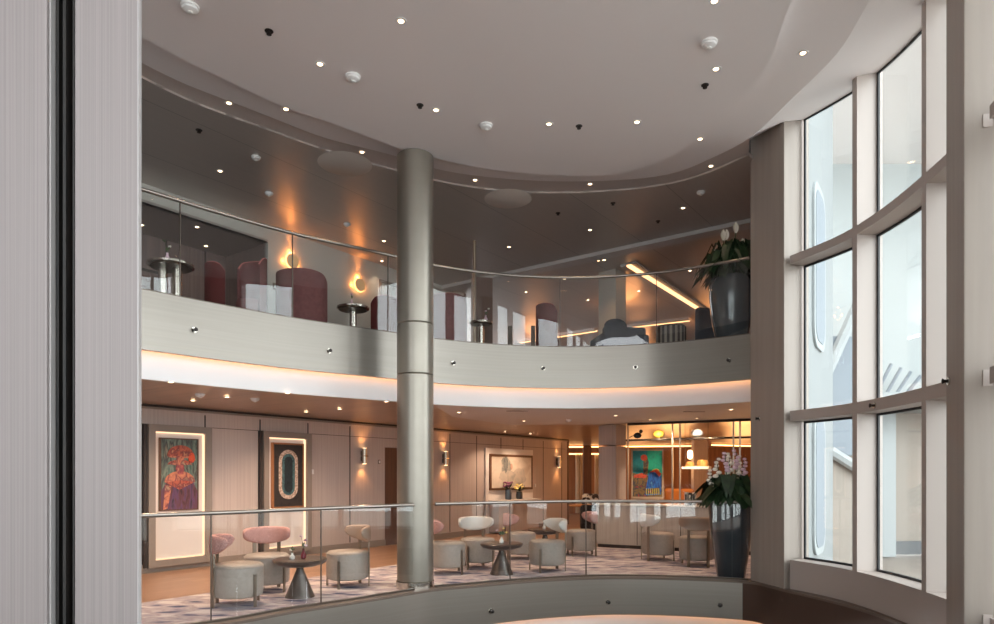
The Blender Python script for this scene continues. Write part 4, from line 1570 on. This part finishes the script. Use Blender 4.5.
# local +y is the backrest side: the sitter faces local -y
lounge_chair('drum seat chair with pink boucle back, nearest the left end of the balcony', 238, 7.5, 75, 'pink')
lounge_chair('drum seat chair with pink boucle back, behind the left round table', 267, 8.4, 160, 'pink')
lounge_chair('drum seat chair with tan back, right of the left round table', 347.5, 8.75, -125, 'tan')
lounge_chair('drum seat chair with pink back half hidden by the round column', 447, 9.9, 80, 'pink')
lounge_chair('drum seat chair with white back, behind the middle round table', 477.5, 10.5, 165, 'white')
lounge_chair('drum seat chair with white back, right of the middle round table', 547, 10.15, -110, 'white')
lounge_chair('drum seat chair left of the rearmost round table, partly hidden', 520, 11.6, 80, 'pink')
lounge_chair('drum seat chair with pink back at the rear, in front of the counter end', 581, 12.1, -95, 'pink')
lounge_chair('drum seat chair seen from its side in front of the shop counter', 658, 11.45, 80, 'white')
lounge_chair('drum seat chair seen from behind, beside the lower planter', 696.5, 10.75, 10, 'tan')


def cone_table(label, x, z_d):
    X, Y = pd(x, z_d)
    r = thing('pedestal_table', label, 'table', (X, Y, .006), 0, 'brown pedestal tables')
    MB().lathe([(.05, .365), (.20, .372), (.285, .40), (.315, .43), (.318, .452), (.30, .462), (.26, .460), (0, .460)], 48).build('tabletop', 'table_brown', r)
    MB().lathe([(.175, 0), (.172, .012), (.15, .06), (.046, .32), (.04, .345), (.046, .365)], 40).build('pedestal', 'table_brown', r)
    return r


ctabs = [cone_table('brown cone pedestal table at the left with two small vases', 300, 7.98),
         cone_table('brown cone pedestal table in the middle with one white vase', 501.5, 9.8),
         cone_table('brown pedestal table at the rear, partly hidden by a chair', 545, 12.3)]


def bloom(mb, c, r, n=6, m=0):
    for k in range(n):
        a = 2 * PI * k / n + random.random()
        mb.sphere((c[0] + math.cos(a) * r * .6, c[1] + math.sin(a) * r * .6, c[2] + random.uniform(-.3, .4) * r), r * .55, m, 8)
    mb.sphere(c, r * .6, m, 8)


def small_vase(label, loc, vmat, hgt, flowers):
    r = thing('bud_vase', label, 'vase', loc)
    MB().lathe([(.022, 0), (.032, .01), (.034, hgt * .4), (.014, hgt * .75), (.012, hgt * .92), (.017, hgt), (.010, hgt)], 18).build('vase', vmat, r)
    st = MB()
    for (dx_, dy_, dz_, m_) in flowers:
        st.tube([(0, 0, hgt * .9), (dx_ * .4, dy_ * .4, hgt + (dz_ - hgt) * .5), (dx_, dy_, dz_)], .0025, 5)
        st.add([(dx_ * .3, dy_ * .3, hgt + .02), (dx_ * .3 + .02, dy_ * .3, hgt + .045), (dx_ * .35, dy_ * .35 + .012, hgt + .08), (dx_ * .3 - .015, dy_ * .3, hgt + .045)], [(0, 1, 2, 3)])
    stm = st.build('stems', 'stem', r)
    for (dx_, dy_, dz_, m_) in flowers:
        b = MB()
        bloom(b, (dx_, dy_, dz_), .018)
        b.build('flower', m_, stm)
    return r


t0 = ctabs[0].location
ZT = .006 + .461
small_vase('small red bottle vase with a tall pink twig on the left table', (t0[0] + .05, t0[1] - .03, ZT), 'vase_red', .12, [(-.03, 0, .27, 'petal_pink'), (.02, .01, .22, 'petal_mauve'), (.03, -.01, .16, 'petal_pink')])
small_vase('small white bud vase on the left table', (t0[0] - .07, t0[1] - .08, ZT), 'vase_white', .075, [(.01, 0, .12, 'stem'), (-.015, .01, .11, 'petal_white')])
t1 = ctabs[1].location
small_vase('small white vase with pink and yellow flowers on the middle table', (t1[0] + .0, t1[1] - .06, ZT), 'vase_white', .10, [(-.07, 0, .19, 'petal_pink'), (-.03, .02, .13, 'petal_mauve'), (.07, .01, .16, 'petal_yellow'), (.03, -.02, .22, 'petal_yellow')])
t2 = ctabs[2].location
small_vase('small white vase on the rear table', (t2[0] - .02, t2[1] - .05, ZT), 'vase_white', .10, [(0, 0, .15, 'petal_white')])

# vases with bouquets on the console
for x, hv, rv, vm, pm, lb in ((502.5, .26, .085, 'vase_blue', 'petal_mauve', 'blue grey vase with mauve flowers on the console, left of two'),
                              (513.5, .20, .09, 'vase_black', 'petal_yellow', 'dark vase with cream flowers and leaves on the console, right of two')):
    t = t_of(x) - .05
    p = wl(t, .22)
    r = thing('flower_vase', lb, 'vase', (p[0], p[1], .841))
    MB().lathe([(rv * .7, 0), (rv * .95, .02), (rv, hv * .6), (rv * .85, hv), (rv * .7, hv)], 22).build('vase', vm, r)
    b, lf = MB(), MB()
    for k in range(14):
        a, q = random.uniform(0, 2 * PI), random.uniform(0, .13)
        bloom(b, (math.cos(a) * q * 1.2, math.sin(a) * q, hv + .10 + random.uniform(-.03, .08)), .035, 5)
    b.build('blossoms', pm, r)
    for k in range(16):
        a = random.uniform(0, 2 * PI)
        c0 = Vector((math.cos(a) * .03, math.sin(a) * .03, hv))
        c1 = Vector((math.cos(a) * .16, math.sin(a) * .16, hv + random.uniform(.02, .2)))
        s_ = Vector((-math.sin(a), math.cos(a), 0)) * .03
        lf.add([c0, (c0 + c1) / 2 + s_, c1, (c0 + c1) / 2 - s_], [(0, 1, 2, 3)])
    lf.build('leaves', 'leaf', r)


# ------------------------------------------------------------------ planters
def planter(label, X, Y, z, prof, lab2, nleaf, spread, flowers, rise=1.):
    r = thing('planter', label, 'planter', (X, Y, z))
    MB().lathe(prof, 48).build('pot', 'pot_glaze', r)
    rt, ht = prof[-1]
    MB().lathe([(0, ht - .03), (rt - .01, ht - .03), (rt - .01, ht - .06)], 32).build('soil', 'soil', r)
    pl = thing('potted_plant', lab2, 'plant', (X, Y, z + ht - .03))
    m = MB()
    for k in range(nleaf):
        a = random.uniform(0, 2 * PI)
        el = random.uniform(.0, 1.0)
        L = random.uniform(.24, .44) * spread
        out = L * (1.0 - .5 * el)
        up = (.06 + L * (.10 + .75 * el)) * rise
        base = Vector((random.uniform(-.14, .14), random.uniform(-.14, .14), 0))
        d = Vector((math.cos(a), math.sin(a), 0))
        s_ = Vector((-math.sin(a), math.cos(a), 0))
        p = [base, base + d * out * .35 + Vector((0, 0, up * .75)), base + d * out * .75 + Vector((0, 0, up)), base + d * out * 1.15 + Vector((0, 0, up * .82 - .08)),
             base + d * out * 1.4 + Vector((0, 0, up * .5 - .14))]
        ws = [.006, .014, .062, .055, .003]
        vs, fs = [], []
        for q, w_ in zip(p, ws):
            vs += [q - s_ * w_, q + Vector((0, 0, -w_ * .35)), q + s_ * w_]
        for i in range(4):
            fs += [(i * 3, i * 3 + 1, i * 3 + 4, i * 3 + 3), (i * 3 + 1, i * 3 + 2, i * 3 + 5, i * 3 + 4)]
        m.add(vs, fs, 0, True)
    m.build('foliage', 'leaf', pl)
    for (fx, fy, fz, kind) in flowers:
        fst = MB().tube([(fx * .3, fy * .3, 0), (fx * .8, fy * .8, fz * .6), (fx, fy, fz)], .006, 6).build('flower_stem', 'stem', pl)
        if kind == 'lily':
            f = MB()
            vs, fs = [], []
            for i in range(6):
                t = i / 5
                w_ = .042 * math.sin(PI * min(t * .9 + .08, 1)) ** .8
                zz = fz + t * .16
                vs += [(fx - w_, fy - .01, zz), (fx, fy + .02, zz), (fx + w_, fy - .01, zz)]
            for i in range(5):
                fs += [(i * 3, i * 3 + 1, i * 3 + 4, i * 3 + 3), (i * 3 + 1, i * 3 + 2, i * 3 + 5, i * 3 + 4)]
            f.add(vs, fs, 0, True)
            f.tube([(fx, fy - .01, fz + .02), (fx, fy - .01, fz + .10)], .010, 8)
            f.build('flower', 'petal_white', fst)
        else:
            f = MB()
            for i in range(6):
                t = i / 5
                f.sphere((fx + random.uniform(-.03, .03), fy + random.uniform(-.03, .03), fz - .22 + t * .24), .026 + .012 * (1 - t), 0, 8, 1.2, .7, .8)
            f.build('flower', kind, fst)
    return r


planter('large dark glazed planter at the right end of the upper balcony', *pd(731.5, 9.9), ZD,
        [(.20, 0), (.22, .02), (.29, .35), (.325, .65), (.325, .82), (.29, .94), (.27, .96)], 'peace lily with white flowers growing in the upper planter', 190, .95,
        [(-.16, -.1, .56, 'lily'), (.02, -.12, .66, 'lily'), (-.08, 0, .60, 'lily'), (-.14, -.15, .28, 'lily'), (.2, .1, .5, 'lily')], 1.45)
planter('large dark tapered planter at the right end of the lower balcony', *pd(731, 9.5), .006,
        [(.185, 0), (.195, .02), (.235, .3), (.29, .75), (.315, 1.0), (.315, 1.09), (.30, 1.12)], 'leafy plant with pale pink orchids in the lower planter', 280, 1.0,
        [(-.22, -.05, .58, 'petal_white'), (-.12, -.1, .66, 'petal_pink'), (-.04, -.05, .62, 'petal_white'), (.04, -.1, .70, 'petal_pink'), (.1, 0, .62, 'petal_white'),
         (.16, -.08, .58, 'petal_pink'), (-.3, 0, .42, 'petal_white'), (.0, .1, .66, 'petal_white')])


# ------------------------------------------------------------------ upper lounge furniture
def wing_chair(label, x, y_top, z_d, face, w, fab='velvet_red', tall=1.02):
    X, Y = pd(x, z_d)
    r = thing('wing_chair', label, 'armchair', (X, Y, ZD), -math.radians(face) + PI, 'tall backed lounge armchairs')
    H = hz(y_top, z_d) - ZD
    H = max(.75, min(H, 1.25))
    nu, nv = 21, 9
    Aa = math.radians(100)

    def shell(i, j, r0):
        a = -Aa + 2 * Aa * i / (nu - 1)
        k = abs(a) / Aa
        top_ = H * (1 - .10 * k ** 4) - .10 * max(k - .8, 0) * 5 * .3
        return (r0 * (w / 2) * math.sin(a) * 1.02, (w / 2) * math.cos(a) * r0 * .9, .12 + (top_ - .12) * j)
    m = MB()
    o_ = m.grid(lambda i, j: shell(i, j / (nv - 1), 1.0), nu, nv)
    m.grid(lambda i, j: shell(i, j / (nv - 1), .80), nu, nv)
    n_ = nu * nv
    for i in range(nu - 1):
        a, b = i * nv + nv - 1, (i + 1) * nv + nv - 1
        m.f.append(([a, b, n_ + b, n_ + a], 0, True))
        a, b = i * nv, (i + 1) * nv
        m.f.append(([b, a, n_ + a, n_ + b], 0, True))
    for i in (0, nu - 1):
        for j in range(nv - 1):
            a, b = i * nv + j, i * nv + j + 1
            m.f.append(([a, b, n_ + b, n_ + a], 0, True))
    bk = m.build('backrest', fab, r)
    pts = [shell(i, 1., .90) for i in range(nu)]
    MB().tube([(p[0], p[1], p[2] + .004) for p in pts], .011, 6).build('piping', 'piping_pink', bk)
    MB().lathe([(0, .14), (w * .40, .14), (w * .42, .18), (w * .42, .38), (w * .38, .43), (0, .44)], 28).build('seat', fab, r)
    for sx in (-1, 1):
        for sy in (-1, 1):
            MB().lathe([(.012, 0), (.018, .15)], 8, (sx * w * .27, sy * w * .27, 0)).build('leg', 'dark_metal', r)
    return r


wing_chair('tall red velvet armchair in front of the alcove edge', 250.5, 258, 9.2, -150, .46)
wing_chair('dark red armchair inside the alcove beside the pedestal table', 220, 266, 9.6, 60, .46, 'velvet_dark_red')
wing_chair('wide red velvet armchair below the left disc lamp', 302, 275, 9.75, 10, .74)
wing_chair('dark red armchair just left of the round column', 383, 299, 11.0, -60, .52, 'velvet_dark_red')
wing_chair('red velvet armchair just right of the round column', 447, 298, 11.0, 15, .66)
wing_chair('red velvet armchair in the middle of the upper balcony, right of the small table', 548, 306, 11.7, 60, .46)


def metal_table(label, x, y_top, z_d, rad, two=False):
    X, Y = pd(x, z_d)
    H = max(.5, hz(y_top, z_d) - ZD)
    r = thing('pedestal_table', label, 'table', (X, Y, ZD))
    tt = MB().lathe([(rad - .03, H - .05), (rad, H - .03), (rad, H - .005), (rad - .01, H), (0, H)], 40).build('tabletop', 'chrome', r)
    MB().lathe([(0, H - .052), (rad - .035, H - .052), (rad - .03, H - .045)], 32).build('tabletop_underside', 'dark_metal', tt)
    for dx_ in ((-.10, .08) if two else (0,)):
        MB().lathe([(.055, .015), (.055, H - .05)], 20, (dx_, 0, 0)).build('pedestal', 'chrome', r)
    MB().lathe([(rad * .75, 0), (rad * .75, .012), (.06, .02)], 32).build('base', 'chrome', r)
    return r, (X, Y, ZD + H)


_, q = metal_table('round chrome table on two posts at the left end of the upper balcony', 171, 264, 8.2, .27, True)
small_vase('pink bud vase with a white flower on the chrome table at the left', (q[0] - .02, q[1] - .05, q[2]), 'petal_pink', .12, [(.03, 0, .20, 'petal_white'), (-.04, 0, .27, 'stem')])
_, q = metal_table('round dark edged table below the right disc lamp', 353, 307, 10.3, .25)
small_vase('slim pink bud vase on the table below the right disc lamp', (q[0] - .02, q[1], q[2]), 'petal_pink', .11, [(0, 0, .2, 'petal_pink')])
_, q = metal_table('round table with a steel post right of the round column', 481, 322, 11.35, .2)
small_vase('pink flower vase on the small table right of the round column', (q[0] + .08, q[1] - .02, q[2]), 'petal_pink', .11, [(0, 0, .18, 'petal_pink'), (.05, 0, .22, 'petal_white')])
o = thing('wood_screen', 'narrow brown wooden screen behind the small table right of the column', 'screen', (*pd(484, 12.4), ZD), .2)
MB().box((0, 0, .86), (.32, .05, 1.7)).build('panel', 'door_wood', o)
MB().box((0, 0, .01), (.36, .2, .02)).build('foot', 'dark_metal', o)
o = thing('steel_post', 'slim pale post beside the brown wooden screen', 'post', (*pd(474.5, 12.2), ZD))
MB().tube([(0, 0, 0), (0, 0, HU - ZD)], .03, 12).build('pole', 'champagne_metal', o)
for x, lb in ((510, 'left dark slender post in the upper lounge'), (533, 'right dark slender post in the upper lounge')):
    o = thing('slender_post', lb, 'post', (*pd(x, 15.5), ZD))
    MB().box((0, 0, .75), (.1, .1, 1.5)).build('post', 'dark_metal', o)

so = thing('sofa', 'dark navy sofa with cushions in front of the pale upper pillar', 'sofa', (*pd(619, 12.3), ZD), .15)
MB().box((0, 0, .3), (.8, .7, .3)).build('seat', 'navy_fabric', so, .05)
MB().box((0, -.28, .52), (.8, .16, .36)).build('backrest', 'navy_fabric', so, .05)
MB().sphere((-.12, -.16, .74), .2, 0, 14, 1.1, .5, .7).build('cushion', 'navy_fabric', so)
for sx in (-1, 1):
    MB().box((sx * .40, 0, .42), (.12, .7, .3)).build('armrest', 'navy_fabric', so, .04)
    for sy in (-.28, .28):
        MB().box((sx * .34, sy, .07), (.05, .05, .15)).build('leg', 'dark_metal', so)
mat('stripe_dark', (70, 62, 60), .85)
mat('stripe_pale', (150, 138, 128), .85)
po = thing('striped_pouf', 'round striped pouf between the dark sofa and the upper planter', 'pouf', (*pd(671, 11.2), ZD))
m = MB()
nS = 36
for i in range(nS):
    a0, a1 = 2 * PI * i / nS, 2 * PI * (i + 1) / nS
    R_ = .25
    m.add([(R_ * math.cos(a0), R_ * math.sin(a0), .03), (R_ * math.cos(a1), R_ * math.sin(a1), .03), (R_ * math.cos(a1), R_ * math.sin(a1), .5), (R_ * math.cos(a0), R_ * math.sin(a0), .5)],
          [(0, 1, 2, 3)], i % 2)
m.lathe([(.25, .5), (.22, .53), (0, .535)], nS)
m.build('cover', ['stripe_dark', 'stripe_pale'], po)
MB().lathe([(.2, 0), (.2, .03)], 24).build('base', 'dark_metal', po)
armchair('high dark navy armchair left of the upper planter', (*pd(720, 11.7), ZD), .4, 'navy_fabric', .6, 1.02)

# ------------------------------------------------------------------ outside
struct(MB().box((17.6, 8, -.75), (26, 46, .1)).build('floor_outside', 'outer_deck'))
ow = sempty('wall_outside', (3.98, 8.93, 0), math.atan2(.83, .56))
MB().box((1.15, -.1, 3.4), (2.3, .2, 8.2)).build('wall_surface', 'outer_hull', ow)


def rounded(cx, cz, hw, hh, r, n=6):
    pts = []
    for sx, sz, a in ((1, 1, 0), (-1, 1, PI / 2), (-1, -1, PI), (1, -1, 3 * PI / 2)):
        for i in range(n + 1):
            t = a + PI / 2 * i / n
            pts.append((cx + sx * (hw - r) + r * math.cos(t), cz + sz * (hh - r) + r * math.sin(t)))
    return pts


for zc, hh in ((4.4, 1.15), (1.35, 1.0)):
    MB().xzplate(rounded(.75, zc, .5, hh, .3), -.235, -.2).build('window_rim', 'outer_white', ow)
    MB().xzplate(rounded(.75, zc, .40, hh - .1, .24), -.242, -.234).build('dark_glass', 'outer_grey', ow)
o = thing('outside_screen', 'bluish grey screen panel outside the left window bay', 'screen', (*pd(829, 14.5), -.7), .1)
MB().box((.4, 0, 3.9), (.9, .08, 2.6)).build('panel', 'outer_grey', o)
MB().box((.4, .05, 1.3), (.9, .06, 2.6)).build('base_wall', 'outer_beige', o)
MB().tube([(-.2, -.1, 4.2), (.75, -.1, 6.2)], .12, 8).build('diagonal_strut', 'outer_white', o)
MB().tube([(-.05, -.1, 2.7), (.8, -.1, 2.2)], .12, 8).build('diagonal_strut', 'outer_white', o)
bw = sempty('wall_beyond', (7.2, 17.5, -.7), 0)
MB().box((8, .2, 2.0), (14, .3, 3.6)).build('wall_surface', 'outer_beige', bw)
MB().box((8, .0, .25), (14, .1, .35)).build('base_band', 'outer_dark', bw)
MB().box((2.95, -.1, 2.0), (.4, .4, 3.9)).build('column', 'outer_white', bw)
MB().box((8, -.5, 4.0), (14, 1.6, .4)).build('canopy', 'outer_white', bw)
MB().box((8, .3, 7.5), (14, .3, 6.6)).build('upper_storey', 'outer_pale', bw)
MB().box((5.6, -4.6, 10.6), (12, 10.5, .3)).build('shading_overhang', 'plastic_white', bw)  # added roof, placed to keep skylight off the outer walls
for k in range(5):
    MB().tube([(2.2 + k * .25, -.6, 4.2), (2.6 + k * .25, -.6, 5.1 - k * .1)], .04, 6).build('outer_brace', 'outer_grey', bw)

# ------------------------------------------------------------------ light, camera
w_ = bpy.data.worlds.new('sky')
S.world = w_
w_.use_nodes = True
nt = w_.node_tree
bg = nt.nodes['Background']
bg.inputs['Color'].default_value = (.93, .96, 1.0, 1)
bg.inputs['Strength'].default_value = 6.0

for c in (W1, W2, W3, W4, W5):
    p, q = offset(c, .4)[0], offset(c, .4)[-1]
    L = math.dist(p, q)
    d = bpy.data.lights.new('window_portal', 'AREA')
    d.shape = 'RECTANGLE'
    d.size, d.size_y = L, 5.6
    d.cycles.is_portal = True
    o = bpy.data.objects.new('window_portal', d)
    COL.objects.link(o)
    m_ = offset(c, .4)[len(c) // 2]
    o.location = (m_[0], m_[1], 3.2)
    ang = math.atan2(q[1] - p[1], q[0] - p[0])
    o.rotation_euler = (PI / 2, 0, ang)
    # the portal's -Z must look into the room
    v = o.rotation_euler.to_matrix() @ Vector((0, 0, -1))
    if v.x * (-1 - o.location.x) + v.y * (5 - o.location.y) < 0:
        o.rotation_euler = (PI / 2, 0, ang + PI)

cam_d = bpy.data.cameras.new('camera')
cam_d.sensor_width = 36
cam_d.lens = 36 * F / 994
cam_d.shift_y = (HY - 312) / 994
cam_d.clip_end = 200
cam = bpy.data.objects.new('camera', cam_d)
COL.objects.link(cam)
cam.location = (0, 0, EYE)
cam.rotation_euler = (PI / 2, 0, 0)
S.camera = cam

S.view_settings.view_transform = 'Standard'
S.view_settings.look = 'None'
S.view_settings.exposure = 0.2
S.view_settings.gamma = 1
S.cycles.max_bounces = 10
S.cycles.diffuse_bounces = 5
S.cycles.glossy_bounces = 4
S.cycles.transparent_max_bounces = 16
S.cycles.sample_clamp_indirect = 6
S.cycles.caustics_reflective = False
S.cycles.caustics_refractive = False
